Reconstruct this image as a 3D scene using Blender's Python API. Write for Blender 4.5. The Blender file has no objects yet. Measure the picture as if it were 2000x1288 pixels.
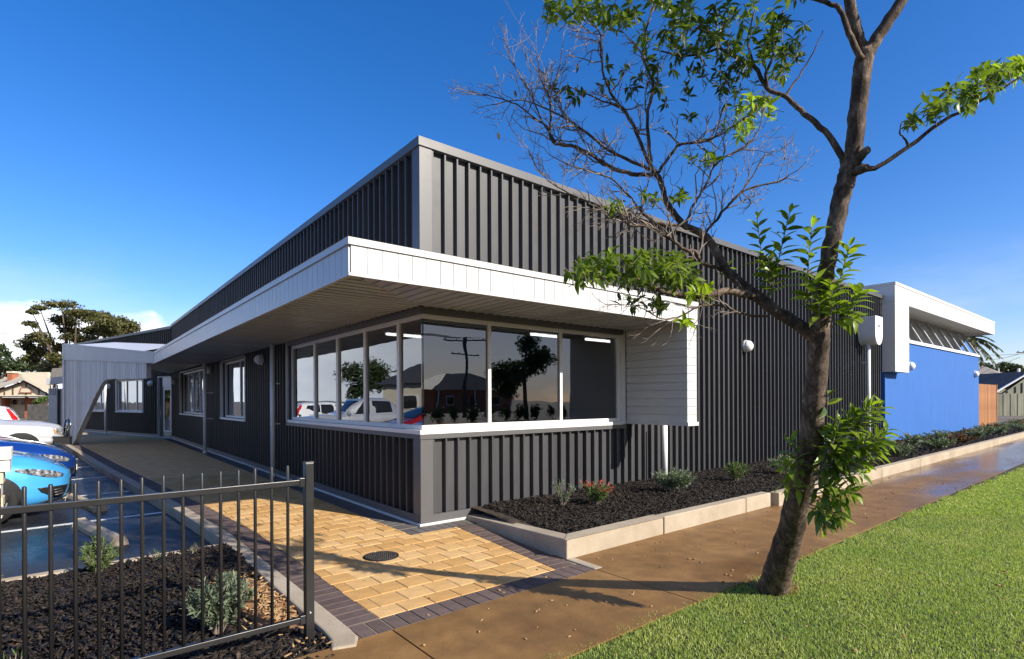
import bpy, bmesh, math, random
import numpy as np
from mathutils import Vector, Matrix
random.seed(7); rng = np.random.default_rng(7)
SC = bpy.context.scene
COL = SC.collection
R = math.radians

# ------------------------------------------------------------------ camera
CAM = Vector((-3.256, -5.721, 1.5)); YAW = .68386; ROLL = -.0045; FPX = 1062.0; HORIZ = 781.8
FWD = Vector((math.sin(YAW), math.cos(YAW), 0)); RGT0 = Vector((math.cos(YAW), -math.sin(YAW), 0)); UPZ = Vector((0, 0, 1))
RGT = RGT0 * math.cos(ROLL) + UPZ * math.sin(ROLL)
UPV = UPZ * math.cos(ROLL) - RGT0 * math.sin(ROLL)
cd = bpy.data.cameras.new('camera'); cam = bpy.data.objects.new('camera', cd); COL.objects.link(cam)
cam.matrix_world = Matrix(((RGT.x, UPV.x, -FWD.x, CAM.x), (RGT.y, UPV.y, -FWD.y, CAM.y), (RGT.z, UPV.z, -FWD.z, CAM.z), (0, 0, 0, 1)))
cd.sensor_width = 36; cd.lens = FPX / 2000 * 36; cd.shift_y = (HORIZ - 644) / 2000
cd.clip_start = .05; cd.clip_end = 4000
SC.camera = cam

# ------------------------------------------------------------------ sky, sun, exposure
SUNV = Vector((.33, -1, .60)).normalized()          # towards the sun
EL = math.asin(SUNV.z); AZ = math.atan2(SUNV.x, SUNV.y)
w = bpy.data.worlds.new('World'); SC.world = w; w.use_nodes = True
nt = w.node_tree; N = nt.nodes; LK = nt.links; N.clear()
out = N.new('ShaderNodeOutputWorld'); bg = N.new('ShaderNodeBackground')
sky = N.new('ShaderNodeTexSky'); sky.sky_type = 'NISHITA'; sky.sun_disc = False
sky.sun_elevation = EL; sky.sun_rotation = AZ; sky.altitude = 300; sky.air_density = 1.0; sky.dust_density = .9; sky.ozone_density = 3.2
hs = N.new('ShaderNodeHueSaturation'); hs.inputs['Saturation'].default_value = 1.34; hs.inputs['Value'].default_value = 1.0
tint = N.new('ShaderNodeMix'); tint.data_type = 'RGBA'; tint.blend_type = 'MULTIPLY'; tint.inputs[0].default_value = 1; tint.inputs[7].default_value = (1.10, 1.01, 1.12, 1)
LK.new(sky.outputs[0], tint.inputs[6]); LK.new(tint.outputs[2], hs.inputs['Color'])
def wmath(op, a, b=None, clamp=False):
    m = N.new('ShaderNodeMath'); m.operation = op; m.use_clamp = clamp
    for i, v in enumerate((a, b)):
        if v is None: continue
        if isinstance(v, (int, float)): m.inputs[i].default_value = v
        else: LK.new(v, m.inputs[i])
    return m.outputs[0]
tc = N.new('ShaderNodeTexCoord'); sep = N.new('ShaderNodeSeparateXYZ'); LK.new(tc.outputs['Generated'], sep.inputs[0])
# bank of cumulus low over the horizon: its top edge rises and falls with a noise, broken overhead
n1 = N.new('ShaderNodeTexNoise'); n1.inputs['Scale'].default_value = 2.1; n1.inputs['Detail'].default_value = 3; LK.new(tc.outputs['Generated'], n1.inputs['Vector'])
mp = N.new('ShaderNodeMapping'); mp.inputs['Scale'].default_value = (9, 9, 22); LK.new(tc.outputs['Generated'], mp.inputs['Vector'])
n2 = N.new('ShaderNodeTexNoise'); n2.inputs['Scale'].default_value = 1.0; n2.inputs['Detail'].default_value = 6; n2.inputs['Roughness'].default_value = .55; LK.new(mp.outputs[0], n2.inputs['Vector'])
west = wmath('ADD', wmath('MULTIPLY', sep.outputs[0], -.45), wmath('MULTIPLY', sep.outputs[1], .893))   # the bank lies to the north-west
top = wmath('ADD', wmath('MULTIPLY', wmath('MINIMUM', wmath('ADD', west, -.80), .035), 1.6), wmath('ADD', wmath('MULTIPLY', n1.outputs[0], .05), wmath('MULTIPLY', n2.outputs[0], .07)))
top = wmath('ADD', top, .026)
mask = wmath('MULTIPLY', wmath('SUBTRACT', top, sep.outputs[2]), 55.0, True)
# thin broken cloud elsewhere
mp3 = N.new('ShaderNodeMapping'); mp3.inputs['Scale'].default_value = (1.6, 1.6, 4.5); mp3.inputs['Location'].default_value = (3.1, .4, 0); LK.new(tc.outputs['Generated'], mp3.inputs['Vector'])
n3 = N.new('ShaderNodeTexNoise'); n3.inputs['Scale'].default_value = 1.7; n3.inputs['Detail'].default_value = 8; n3.inputs['Roughness'].default_value = .6; LK.new(mp3.outputs[0], n3.inputs['Vector'])
south = wmath('MULTIPLY', sep.outputs[1], -.42)
thin = wmath('MULTIPLY', wmath('ADD', wmath('ADD', n3.outputs[0], south), -.53), 4.0, True)
thin = wmath('MULTIPLY', thin, .75)
low = wmath('MULTIPLY', wmath('MULTIPLY', wmath('MULTIPLY', wmath('ADD', n3.outputs[0], -.44), 3.0, True), wmath('SUBTRACT', 1.0, wmath('MULTIPLY', sep.outputs[2], 4.2), True)), .85)
cl = wmath('MAXIMUM', mask, thin)
cr = N.new('ShaderNodeValToRGB'); cr.color_ramp.elements[0].position = .3; cr.color_ramp.elements[0].color = (6.3, 6.8, 7.6, 1); cr.color_ramp.elements[1].position = .7; cr.color_ramp.elements[1].color = (8.2, 8.3, 8.6, 1)
LK.new(n2.outputs[0], cr.inputs[0])
mx = N.new('ShaderNodeMix'); mx.data_type = 'RGBA'; mx0 = N.new('ShaderNodeMix'); mx0.data_type = 'RGBA'; LK.new(thin, mx0.inputs[0]); LK.new(hs.outputs[0], mx0.inputs[6]); mx0.inputs[7].default_value = (2.7, 2.8, 3.0, 1)
mx1 = N.new('ShaderNodeMix'); mx1.data_type = 'RGBA'; LK.new(low, mx1.inputs[0]); LK.new(mx0.outputs[2], mx1.inputs[6]); mx1.inputs[7].default_value = (5.2, 5.4, 5.8, 1)
LK.new(mask, mx.inputs[0]); LK.new(mx1.outputs[2], mx.inputs[6]); LK.new(cr.outputs[0], mx.inputs[7])
LK.new(mx.outputs[2], bg.inputs['Color']); bg.inputs['Strength'].default_value = .122
LK.new(bg.outputs[0], out.inputs['Surface'])
sl = bpy.data.lights.new('sun', 'SUN'); sl.energy = 5.0; sl.angle = R(.53); sl.color = (1, .93, .82)
so = bpy.data.objects.new('sun', sl); COL.objects.link(so); so.rotation_euler = (-SUNV).to_track_quat('-Z', 'Y').to_euler(); so.location = (10, -20, 20)
SC.view_settings.view_transform = 'Standard'; SC.view_settings.look = 'None'; SC.view_settings.gamma = 1; SC.view_settings.exposure = .60
SC.view_settings.use_curve_mapping = False
SC.cycles.max_bounces = 8; SC.cycles.diffuse_bounces = 3; SC.cycles.glossy_bounces = 4; SC.cycles.transparent_max_bounces = 12; SC.cycles.transmission_bounces = 4
SC.cycles.caustics_reflective = False; SC.cycles.caustics_refractive = False
try: SC.cycles.use_denoising = True
except Exception: pass

# ------------------------------------------------------------------ helpers
def at(u, v, d):                     # a point d metres deep along the view through photo pixel (u, v)
    return CAM + (FWD + RGT * ((u - 1000) / FPX) + UPV * ((HORIZ - v) / FPX)) * d
class MB:
    def __init__(s): s.v = []; s.f = []
    def add(s, vs, fs):
        o = len(s.v); s.v += [tuple(p) for p in vs]; s.f += [tuple(i + o for i in f) for f in fs]
    def box(s, x0, x1, y0, y1, z0, z1):
        s.add([(x0,y0,z0),(x1,y0,z0),(x1,y1,z0),(x0,y1,z0),(x0,y0,z1),(x1,y0,z1),(x1,y1,z1),(x0,y1,z1)],
              [(0,3,2,1),(4,5,6,7),(0,1,5,4),(1,2,6,5),(2,3,7,6),(3,0,4,7)])
    def obox(s, O, A, B, C):         # box from a corner and three edge vectors
        O, A, B, C = map(Vector, (O, A, B, C))
        if A.cross(B).dot(C) < 0: A, B = B, A
        s.add([O, O+A, O+A+B, O+B, O+C, O+A+C, O+A+B+C, O+B+C], [(0,3,2,1),(4,5,6,7),(0,1,5,4),(1,2,6,5),(2,3,7,6),(3,0,4,7)])
    def prism(s, pts, D):            # planar outline pushed along D
        pts = [Vector(p) for p in pts]; D = Vector(D); n = len(pts)
        nrm = sum(((pts[i] - pts[0]).cross(pts[(i+1) % n] - pts[0]) for i in range(1, n - 1)), Vector())
        if nrm.dot(D) > 0: pts = pts[::-1]
        s.add(pts + [p + D for p in pts], [tuple(range(n)), tuple(range(2*n-1, n-1, -1))] + [(i, n+i, n+(i+1) % n, (i+1) % n)[::-1] for i in range(n)])
    def tube(s, path, rad, sides=8, cap=True, wob=0):
        path = [Vector(p) for p in path]; n = len(path)
        if not isinstance(rad, (list, tuple)): rad = [rad] * n
        ref = Vector((.31, .17, .93)); vs = []; fs = []
        for i, p in enumerate(path):
            t = (path[min(i+1, n-1)] - path[max(i-1, 0)]).normalized()
            a = t.cross(ref)
            if a.length < .05: a = t.cross(Vector((1, 0, 0)))
            a.normalize(); b = t.cross(a)
            for k in range(sides):
                an = 2 * math.pi * k / sides; r = rad[i] * (1 + (random.uniform(-wob, wob) if wob else 0))
                vs.append(p + (a * math.cos(an) + b * math.sin(an)) * r)
        for i in range(n - 1):
            for k in range(sides):
                k2 = (k + 1) % sides
                fs.append((i*sides+k, i*sides+k2, (i+1)*sides+k2, (i+1)*sides+k)[::-1])
        if cap: fs.append(tuple(range(sides))); fs.append(tuple(range(n*sides-1, (n-1)*sides-1, -1)))
        s.add(vs, fs)
    def lathe(s, c, prof, ax=(0,0,1), sides=20):   # profile of (radius, height) round axis
        c = Vector(c); ax = Vector(ax).normalized(); a = ax.orthogonal().normalized(); b = ax.cross(a); vs = []; fs = []; m = len(prof)
        for r, h in prof:
            for k in range(sides):
                an = 2*math.pi*k/sides; vs.append(c + ax*h + (a*math.cos(an) + b*math.sin(an))*r)
        for i in range(m-1):
            for k in range(sides):
                k2 = (k+1) % sides; fs.append((i*sides+k, i*sides+k2, (i+1)*sides+k2, (i+1)*sides+k))
        fs.append(tuple(range(sides-1, -1, -1))); fs.append(tuple(range((m-1)*sides, m*sides)))
        s.add(vs, fs)
    def mesh(s, name, mat, smooth=False):
        me = bpy.data.meshes.new(name); me.from_pydata(s.v, [], s.f); me.materials.append(mat)
        if smooth: me.polygons.foreach_set('use_smooth', [True] * len(me.polygons))
        me.update(); return me
    def build(s, name, mat, parent=None, smooth=False, bevel=0):
        return link(name, s.mesh(name, mat, smooth), parent, bevel)
def link(name, me, parent=None, bevel=0, loc=None, rz=0):
    o = bpy.data.objects.new(name, me); COL.objects.link(o)
    if parent is not None:
        o.parent = parent
        if parent.type == 'EMPTY' and loc is None and not parent.get('local'): o.matrix_parent_inverse = Matrix.Translation(-parent.location)
        elif loc is not None and parent.type == 'EMPTY' and not parent.get('local'): o.matrix_parent_inverse = Matrix.Translation(-parent.location)
    if loc is not None: o.location = loc
    if rz: o.rotation_euler = (0, 0, rz)
    if bevel:
        b = o.modifiers.new('bevel', 'BEVEL'); b.width = bevel; b.segments = 2; b.limit_method = 'ANGLE'; b.angle_limit = R(40)
    return o
def npmesh(name, V, F, mat, parent=None, smooth=False):    # F all the same size
    V = np.asarray(V, np.float32); F = np.asarray(F, np.int32); me = bpy.data.meshes.new(name)
    k = F.shape[1]; me.vertices.add(len(V)); me.vertices.foreach_set('co', V.ravel())
    me.loops.add(F.size); me.loops.foreach_set('vertex_index', F.ravel())
    me.polygons.add(len(F)); me.polygons.foreach_set('loop_start', np.arange(0, F.size, k, dtype=np.int32)); me.polygons.foreach_set('loop_total', np.full(len(F), k, np.int32))
    if smooth: me.polygons.foreach_set('use_smooth', np.ones(len(F), bool))
    me.materials.append(mat); me.update(calc_edges=True); me.validate()
    return link(name, me, parent)
def tag(o, label=None, cat=None, group=None, kind=None):
    if label: o['label'] = label
    if cat: o['category'] = cat
    if group: o['group'] = group
    if kind: o['kind'] = kind
    return o
def thing(name, label, cat, loc=(0,0,0), group=None, rz=0, local=False):
    o = bpy.data.objects.new(name, None); COL.objects.link(o); o.location = loc; o.empty_display_size = .2
    if rz: o.rotation_euler = (0, 0, rz)
    if local: o['local'] = True      # parts are written in the thing's own axes
    return tag(o, label, cat, group)
def struct(o): o['kind'] = 'structure'; return o

# ------------------------------------------------------------------ materials
class NG:
    def __init__(s, name):
        s.m = bpy.data.materials.new(name); s.m.use_nodes = True; s.t = s.m.node_tree; s.t.nodes.clear()
        s.out = s.n('ShaderNodeOutputMaterial'); s.tc = s.n('ShaderNodeTexCoord')
    def n(s, t, **kw):
        x = s.t.nodes.new(t)
        for k, v in kw.items(): setattr(x, k, v)
        return x
    def l(s, a, b): s.t.links.new(a, b)
    def noise(s, scale, detail=4, rough=.55, coord='Object', stretch=None):
        x = s.n('ShaderNodeTexNoise'); x.inputs['Scale'].default_value = scale; x.inputs['Detail'].default_value = detail; x.inputs['Roughness'].default_value = rough
        c = s.tc.outputs[coord]
        if stretch:
            m = s.n('ShaderNodeMapping'); m.inputs['Scale'].default_value = stretch; s.l(c, m.inputs[0]); c = m.outputs[0]
        s.l(c, x.inputs['Vector']); return x.outputs[0]
    def ramp(s, fac, *st):
        x = s.n('ShaderNodeValToRGB'); e = x.color_ramp.elements
        while len(e) < len(st): e.new(.5)
        for i, (p, c) in enumerate(st): e[i].position = p; e[i].color = (*c, 1) if len(c) == 3 else c
        s.l(fac, x.inputs[0]); return x.outputs[0]
    def mix(s, fac, a, b, mode='MIX'):
        x = s.n('ShaderNodeMix', data_type='RGBA', blend_type=mode)
        for i, v in ((0, fac), (6, a), (7, b)):
            if isinstance(v, (int, float)): x.inputs[i].default_value = v if i == 0 else (v, v, v, 1)
            elif isinstance(v, tuple): x.inputs[i].default_value = (*v, 1)
            else: s.l(v, x.inputs[i])
        return x.outputs[2]
    def math(s, op, a, b=0., clamp=False):
        x = s.n('ShaderNodeMath', operation=op, use_clamp=clamp)
        for i, v in enumerate((a, b)):
            if isinstance(v, (int, float)): x.inputs[i].default_value = v
            else: s.l(v, x.inputs[i])
        return x.outputs[0]
    def rand(s):
        return s.n('ShaderNodeObjectInfo').outputs['Random']
    def bsdf(s, col, rough=.5, metal=0., spec=None, coat=0., bump=None, bs=.3, bd=.01, trans=0.):
        p = s.n('ShaderNodeBsdfPrincipled')
        for k, v in (('Base Color', col), ('Roughness', rough), ('Metallic', metal)):
            if isinstance(v, tuple): p.inputs[k].default_value = (*v, 1)
            elif isinstance(v, (int, float)): p.inputs[k].default_value = v
            else: s.l(v, p.inputs[k])
        if spec is not None: p.inputs['Specular IOR Level'].default_value = spec
        if coat: p.inputs['Coat Weight'].default_value = coat; p.inputs['Coat Roughness'].default_value = .04
        if bump is not None:
            b = s.n('ShaderNodeBump'); b.inputs['Strength'].default_value = bs; b.inputs['Distance'].default_value = bd; s.l(bump, b.inputs['Height']); s.l(b.outputs[0], p.inputs['Normal'])
        s.l(p.outputs[0], s.out.inputs[0]); s.p = p; return s.m
def vary(c, k): return tuple(min(1, x * k) for x in c)
def plain(name, c, rough=.5, metal=0., var=.12, scale=6., spec=None, coat=0., bs=0., stretch=None, rnd=0.):
    g = NG(name); nz = g.noise(scale, 5, .6, stretch=stretch)
    col = g.ramp(nz, (.3, vary(c, 1 - var)), (.7, vary(c, 1 + var)))
    if rnd:
        col = g.mix(1., col, g.ramp(g.rand(), (0, (1 - rnd,) * 3), (1, (1 + rnd,) * 3)), 'MULTIPLY')
    rr = g.math('ADD', g.math('MULTIPLY', g.noise(scale * 1.7, 3), .16), rough - .08)
    return g.bsdf(col, rr, metal, spec, coat, bump=(nz if bs else None), bs=bs)

M = {}
M['clad'] = plain('cladding_paint', (.052, .0525, .057), .45, 0, .16, 3, spec=.5, rnd=.12, stretch=(2.2, 2.2, .35))
M['clad_trim'] = plain('cladding_trim', (.10, .098, .10), .42, 0, .04, 3)
M['core'] = plain('wall_core', (.02, .02, .02), .8)
M['white'] = plain('white_fascia_paint', (.57, .57, .57), .38, 0, .03, 2.5, rnd=.03)
M['white2'] = plain('white_board_paint', (.68, .66, .63), .5, 0, .03, 2)
M['soffit'] = plain('soffit_paint', (.50, .525, .56), .22, 0, .04, 3, rnd=.10)
M['greypanel'] = plain('grey_panel_paint', (.64, .635, .62), .45, 0, .04, 2, rnd=.22)
M['frame'] = plain('white_aluminium', (.74, .74, .73), .35, 0, .03, 4)
M['pipe'] = plain('white_pipe', (.76, .76, .75), .35, 0, .03, 4)
M['dark'] = plain('dark_plastic', (.015, .015, .016), .4)
M['slab'] = plain('slab_edge', (.62, .6, .57), .8, 0, .1, 9)
g = NG('tinted_glass')
gl = g.n('ShaderNodeBsdfGlossy'); gl.inputs['Roughness'].default_value = .0; gl.inputs['Color'].default_value = (.86, .9, .95, 1)
tr = g.n('ShaderNodeBsdfTransparent'); tr.inputs['Color'].default_value = (.42, .43, .44, 1)
fr = g.n('ShaderNodeFresnel'); fr.inputs['IOR'].default_value = 1.5
bmp = g.n('ShaderNodeBump'); bmp.inputs['Strength'].default_value = .10; bmp.inputs['Distance'].default_value = .03; g.l(g.noise(1.3, 2, .4), bmp.inputs['Height']); g.l(bmp.outputs[0], gl.inputs['Normal'])
geo = g.n('ShaderNodeNewGeometry'); mxs = g.n('ShaderNodeMixShader'); g.l(g.math('MULTIPLY', g.math('ADD', g.math('MULTIPLY', fr.outputs[0], 1.7), .10, True), g.math('SUBTRACT', 1., geo.outputs['Backfacing'])), mxs.inputs[0]); g.l(tr.outputs[0], mxs.inputs[1]); g.l(gl.outputs[0], mxs.inputs[2])
g.l(mxs.outputs[0], g.out.inputs[0]); M['glass'] = g.m
def emis(name, c, s):
    g = NG(name); e = g.n('ShaderNodeEmission'); e.inputs[0].default_value = (*c, 1); e.inputs[1].default_value = s; g.l(e.outputs[0], g.out.inputs[0]); return g.m
M['tube'] = emis('fluorescent', (1, .97, .9), 6)
# pavers
g = NG('yellow_paver'); nz = g.noise(7, 6, .65); sp = g.noise(160, 3, .7)
c = g.ramp(g.rand(), (0, (.54, .32, .12)), (.5, (.62, .385, .16)), (1, (.69, .46, .22)))
c = g.mix(1., c, g.ramp(nz, (.3, (.82, .80, .78)), (.7, (1.1, 1.08, 1.05))), 'MULTIPLY')
c = g.mix(1., c, g.ramp(sp, (.35, (.8, .78, .75)), (.6, (1.08, 1.07, 1.05))), 'MULTIPLY')
wet = g.noise(.55, 4, .6, 'Generated')
M['yellow'] = g.bsdf(c, .8, spec=.25, bump=sp, bs=.35, bd=.004)
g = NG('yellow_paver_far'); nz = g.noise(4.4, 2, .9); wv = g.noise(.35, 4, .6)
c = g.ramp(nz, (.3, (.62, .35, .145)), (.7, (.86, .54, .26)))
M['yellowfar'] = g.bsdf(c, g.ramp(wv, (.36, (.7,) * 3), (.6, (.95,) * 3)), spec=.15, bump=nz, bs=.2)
g = NG('dark_paver'); nz = g.noise(9, 5, .6); sp = g.noise(170, 3, .7)
c = g.ramp(g.rand(), (0, (.085, .058, .050)), (1, (.13, .093, .082)))
c = g.mix(1., c, g.ramp(nz, (.3, (.8, .8, .8)), (.72, (1.25, 1.22, 1.2))), 'MULTIPLY')
M['darkpaver'] = g.bsdf(c, .8, bump=sp, bs=.35, bd=.004)
M['greypaver'] = plain('grey_strip_paver', (.12, .11, .105), .6, 0, .2, 9, bs=.2, rnd=.12)
M['sand'] = plain('joint_sand', (.42, .34, .22), .95, 0, .3, 40, bs=.3)
# concrete kerb
g = NG('kerb_concrete'); a = g.noise(2.2, 6, .65); b = g.noise(60, 4, .7)
c = g.ramp(a, (.25, (.31, .25, .175)), (.55, (.42, .35, .26)), (.8, (.50, .43, .335)))
c = g.mix(1., c, g.ramp(b, (.3, (.85,) * 3), (.6, (1.05,) * 3)), 'MULTIPLY')
M['kerb'] = g.bsdf(c, .85, bump=b, bs=.25, bd=.004)
# footpath: brown exposed concrete, damp
g = NG('brown_concrete'); a = g.noise(.7, 6, .6); b = g.noise(105, 3, .7); d = g.noise(5.5, 7, .68)
c = g.ramp(a, (.3, (.155, .078, .022)), (.55, (.24, .130, .042)), (.75, (.31, .185, .075)))
c = g.mix(1., c, g.ramp(d, (.3, (.68, .66, .62)), (.7, (1.22, 1.2, 1.17))), 'MULTIPLY')
c = g.mix(g.ramp(b, (.60, (0,) * 3), (.72, (.7,) * 3)), c, (.42, .35, .26))
wetn = g.noise(.45, 5, .55, stretch=(.35, 1.3, 1))
sx = g.n('ShaderNodeSeparateXYZ'); g.l(g.tc.outputs['Object'], sx.inputs[0])
damp = g.math('ADD', wetn, g.math('MULTIPLY', g.math('MULTIPLY', sx.outputs[0], .035, True), .36))
wetm = g.ramp(damp, (.53, (0,) * 3), (.68, (1,) * 3))
c = g.mix(wetm, c, g.mix(1., c, (.62, .58, .60), 'MULTIPLY'))
rr = g.ramp(wetm, (0, (.6,) * 3), (1, (.18,) * 3))
M['path'] = g.bsdf(c, rr, bump=g.mix(wetm, b, .5), bs=.28, bd=.004)
# wet asphalt
g = NG('wet_asphalt'); a = g.noise(.8, 5, .6); b = g.noise(140, 3, .7); d = g.noise(1.1, 8, .68, stretch=(1, .6, 1))
c = g.ramp(a, (.3, (.022, .023, .027)), (.7, (.045, .045, .048)))
c = g.mix(g.ramp(b, (.6, (0,) * 3), (.75, (.5,) * 3)), c, (.10, .10, .10))
wm = g.ramp(d, (.42, (1,) * 3), (.62, (0,) * 3))
c = g.mix(wm, c, g.mix(1., c, (.55, .55, .6), 'MULTIPLY'))
M['asphalt'] = g.bsdf(c, g.ramp(wm, (0, (.6,) * 3), (1, (.27,) * 3)), bump=g.mix(g.math('MULTIPLY', wm, .55), b, .5), bs=.5, bd=.006)
g = NG('road_asphalt'); a = g.noise(.6, 5, .6); b = g.noise(120, 3, .7)
M['road'] = g.bsdf(g.mix(1., g.ramp(a, (.3, (.045,) * 3), (.7, (.065,) * 3)), g.ramp(b, (.3, (.7,) * 3), (.7, (1.3,) * 3)), 'MULTIPLY'), .8, bump=b, bs=.4)
M['ground'] = plain('bare_ground', (.13, .11, .085), .95, 0, .35, .4, bs=.3)
M['line'] = plain('line_paint', (.72, .72, .70), .6, 0, .22, 14)
M['soil'] = plain('bed_soil', (.045, .030, .020), .95, 0, .5, 7, bs=.5)
M['redsoil'] = plain('red_soil', (.27, .135, .055), .95, 0, .45, 14, bs=.5)
g = NG('bark_chip'); a = g.noise(22, 2, .5)
c = g.ramp(a, (.30, (.010, .009, .009)), (.55, (.020, .015, .012)), (.68, (.045, .030, .021)), (.80, (.17, .115, .07)))
M['chip'] = g.bsdf(c, .6, spec=.28)
g = NG('straw_chip'); a = g.noise(18, 2, .5); M['straw'] = g.bsdf(g.ramp(a, (.3, (.25, .13, .05)), (.7, (.45, .30, .15))), .8)
# vegetation
def leafmat(name, c0, c1, c2, scale=9., trans=.35, rough=.38, rnd=False):
    g = NG(name); a = g.noise(scale, 3, .6)
    f = g.rand() if rnd else a
    c = g.ramp(f, (.2 if not rnd else 0, c0), (.5, c1), (.8 if not rnd else 1, c2))
    p = g.n('ShaderNodeBsdfPrincipled'); g.l(c, p.inputs['Base Color']); p.inputs['Roughness'].default_value = rough; p.inputs['Specular IOR Level'].default_value = .5
    t = g.n('ShaderNodeBsdfTranslucent'); g.l(g.mix(1., c, (1.6, 1.7, .7), 'MULTIPLY'), t.inputs['Color'])
    ms = g.n('ShaderNodeMixShader'); ms.inputs[0].default_value = trans; g.l(p.outputs[0], ms.inputs[1]); g.l(t.outputs[0], ms.inputs[2]); g.l(ms.outputs[0], g.out.inputs[0]); return g.m
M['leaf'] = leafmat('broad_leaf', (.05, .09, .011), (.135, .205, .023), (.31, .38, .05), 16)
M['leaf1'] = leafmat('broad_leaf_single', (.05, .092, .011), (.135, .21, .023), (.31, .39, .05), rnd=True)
M['leafdark'] = leafmat('shaded_leaf', (.022, .042, .010), (.05, .085, .016), (.11, .155, .03), 10, .3)  # darker copy of the broad leaf, shade put into its colour
M['youngleaf'] = leafmat('young_leaf', (.16, .25, .02), (.26, .36, .03), (.36, .44, .06), 12, .45)
M['brightleaf'] = leafmat('bright_leaf', (.09, .15, .014), (.19, .27, .028), (.32, .40, .05), 14, .42)
M['gum'] = leafmat('pine_needles', (.035, .042, .012), (.085, .088, .024), (.17, .15, .05), .55, .15, .6)
M['gum2'] = leafmat('tree_foliage_green', (.018, .032, .010), (.038, .062, .018), (.075, .10, .03), .5, .15, .6)
M['grass'] = leafmat('grass_blade', (.15, .22, .05), (.33, .42, .115), (.64, .68, .30), 70, .34, .5)
_t = M['grass'].node_tree; _p = next(n for n in _t.nodes if n.type == 'BSDF_PRINCIPLED'); _src = _p.inputs['Base Color'].links[0].from_socket
_nz = _t.nodes.new('ShaderNodeTexNoise'); _nz.inputs['Scale'].default_value = 1.6; _nz.inputs['Detail'].default_value = 5; _tc = _t.nodes.new('ShaderNodeTexCoord'); _t.links.new(_tc.outputs['Object'], _nz.inputs['Vector'])
_rp = _t.nodes.new('ShaderNodeValToRGB'); _rp.color_ramp.elements[0].position = .36; _rp.color_ramp.elements[0].color = (.72, .80, .62, 1); _rp.color_ramp.elements[1].position = .66; _rp.color_ramp.elements[1].color = (1.25, 1.06, .95, 1); _t.links.new(_nz.outputs[0], _rp.inputs[0])
_mx = _t.nodes.new('ShaderNodeMix'); _mx.data_type = 'RGBA'; _mx.blend_type = 'MULTIPLY'; _mx.inputs[0].default_value = 1; _t.links.new(_src, _mx.inputs[6]); _t.links.new(_rp.outputs[0], _mx.inputs[7]); _t.links.new(_mx.outputs[2], _p.inputs['Base Color'])
M['turf'] = plain('turf_soil', (.03, .04, .012), .95, 0, .5, 30, bs=.5)
M['sage'] = leafmat('grey_green_leaf', (.075, .105, .06), (.15, .19, .12), (.26, .31, .21), 20, .2, .6)
M['greenshrub'] = leafmat('shrub_leaf', (.045, .085, .020), (.095, .15, .04), (.18, .235, .08), 20, .25, .55)
M['redtip'] = leafmat('red_tip_leaf', (.30, .04, .03), (.48, .08, .06), (.55, .22, .12), 25, .3, .5)
M['rust'] = leafmat('rusty_leaf', (.08, .035, .015), (.15, .07, .03), (.10, .12, .05), 16, .2, .6)
g = NG('tree_bark'); a = g.noise(26, 9, .78, stretch=(1, 1, .45)); b = g.noise(90, 5, .7, stretch=(1, 1, .5)); d = g.noise(6, 5, .7)
c = g.ramp(a, (.34, (.032, .020, .013)), (.48, (.092, .062, .042)), (.58, (.20, .150, .108)), (.70, (.42, .335, .25)))
c = g.mix(1., c, g.ramp(d, (.38, (.45, .42, .40)), (.62, (1.25, 1.22, 1.2))), 'MULTIPLY')
M['bark'] = g.bsdf(c, .85, bump=g.mix(.5, a, b), bs=.8, bd=.012)
M['twig'] = plain('dead_twig', (.24, .19, .155), .8, 0, .4, 12)
M['steel'] = plain('black_powdercoat', (.018, .018, .019), .33, 0, .15, 12)
M['bluewall'] = plain('blue_render', (.024, .122, .41), .75, 0, .07, 1.4, bs=.12, stretch=(1.5, 1, .5))
g = NG('timber_slat'); a = g.noise(3, 6, .6, stretch=(9, 9, .6))
c = g.mix(1., g.ramp(a, (.3, (.26, .105, .035)), (.7, (.44, .20, .075))), g.ramp(g.rand(), (0, (.8,) * 3), (1, (1.2,) * 3)), 'MULTIPLY'); M['timber'] = g.bsdf(c, .6)
M['oldfence'] = plain('weathered_sheet', (.20, .205, .155), .8, 0, .3, 1.2, stretch=(1, 1, .3))
M['oldtimber'] = plain('weathered_timber', (.10, .095, .09), .9, 0, .4, 3)
M['roofgrey'] = plain('grey_roof', (.22, .20, .175), .8, 0, .18, 1.5, stretch=(6, .4, 1))
M['roofcream'] = plain('cream_roof', (.58, .50, .36), .8, 0, .08, 2)
M['roofdark'] = plain('charcoal_roof', (.05, .05, .055), .7, 0, .15, 2)
M['cream'] = plain('cream_render', (.66, .58, .44), .85, 0, .08, 2)
M['brick'] = plain('red_brick', (.36, .12, .06), .85, 0, .25, 9)
M['brown'] = plain('brown_timber', (.10, .05, .035), .8, 0, .2, 5)
M['interior'] = plain('interior_paint', (.13, .125, .12), .8)
M['carpet'] = plain('interior_carpet', (.06, .06, .065), .95)
M['letter'] = plain('white_block', (.80, .76, .70), .7, 0, .08, 12, bs=.15)
M['letterold'] = plain('aged_block', (.62, .50, .36), .8, 0, .18, 14, bs=.2)
M['ink'] = plain('numeral_ink', (.05, .04, .035), .7)
M['lamp'] = plain('lamp_casing', (.72, .71, .68), .4)
M['lens'] = plain('lamp_lens', (.82, .82, .80), .25)
M['chrome'] = plain('chrome', (.75, .75, .75), .12, 1., .05)
M['rubber'] = plain('tyre_rubber', (.012, .012, .012), .8)
M['alloy'] = plain('alloy_rim', (.45, .45, .46), .3, .8)
M['carglass'] = plain('car_glass', (.012, .014, .016), .03, 0, .05, spec=.8)
g = NG('headlight_lens'); a = g.noise(17, 4, .7); M['headlens'] = g.bsdf(g.ramp(a, (.36, (.05, .052, .055)), (.5, (.30, .31, .33)), (.62, (.75, .76, .78))), .12, .5, coat=1.)
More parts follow.
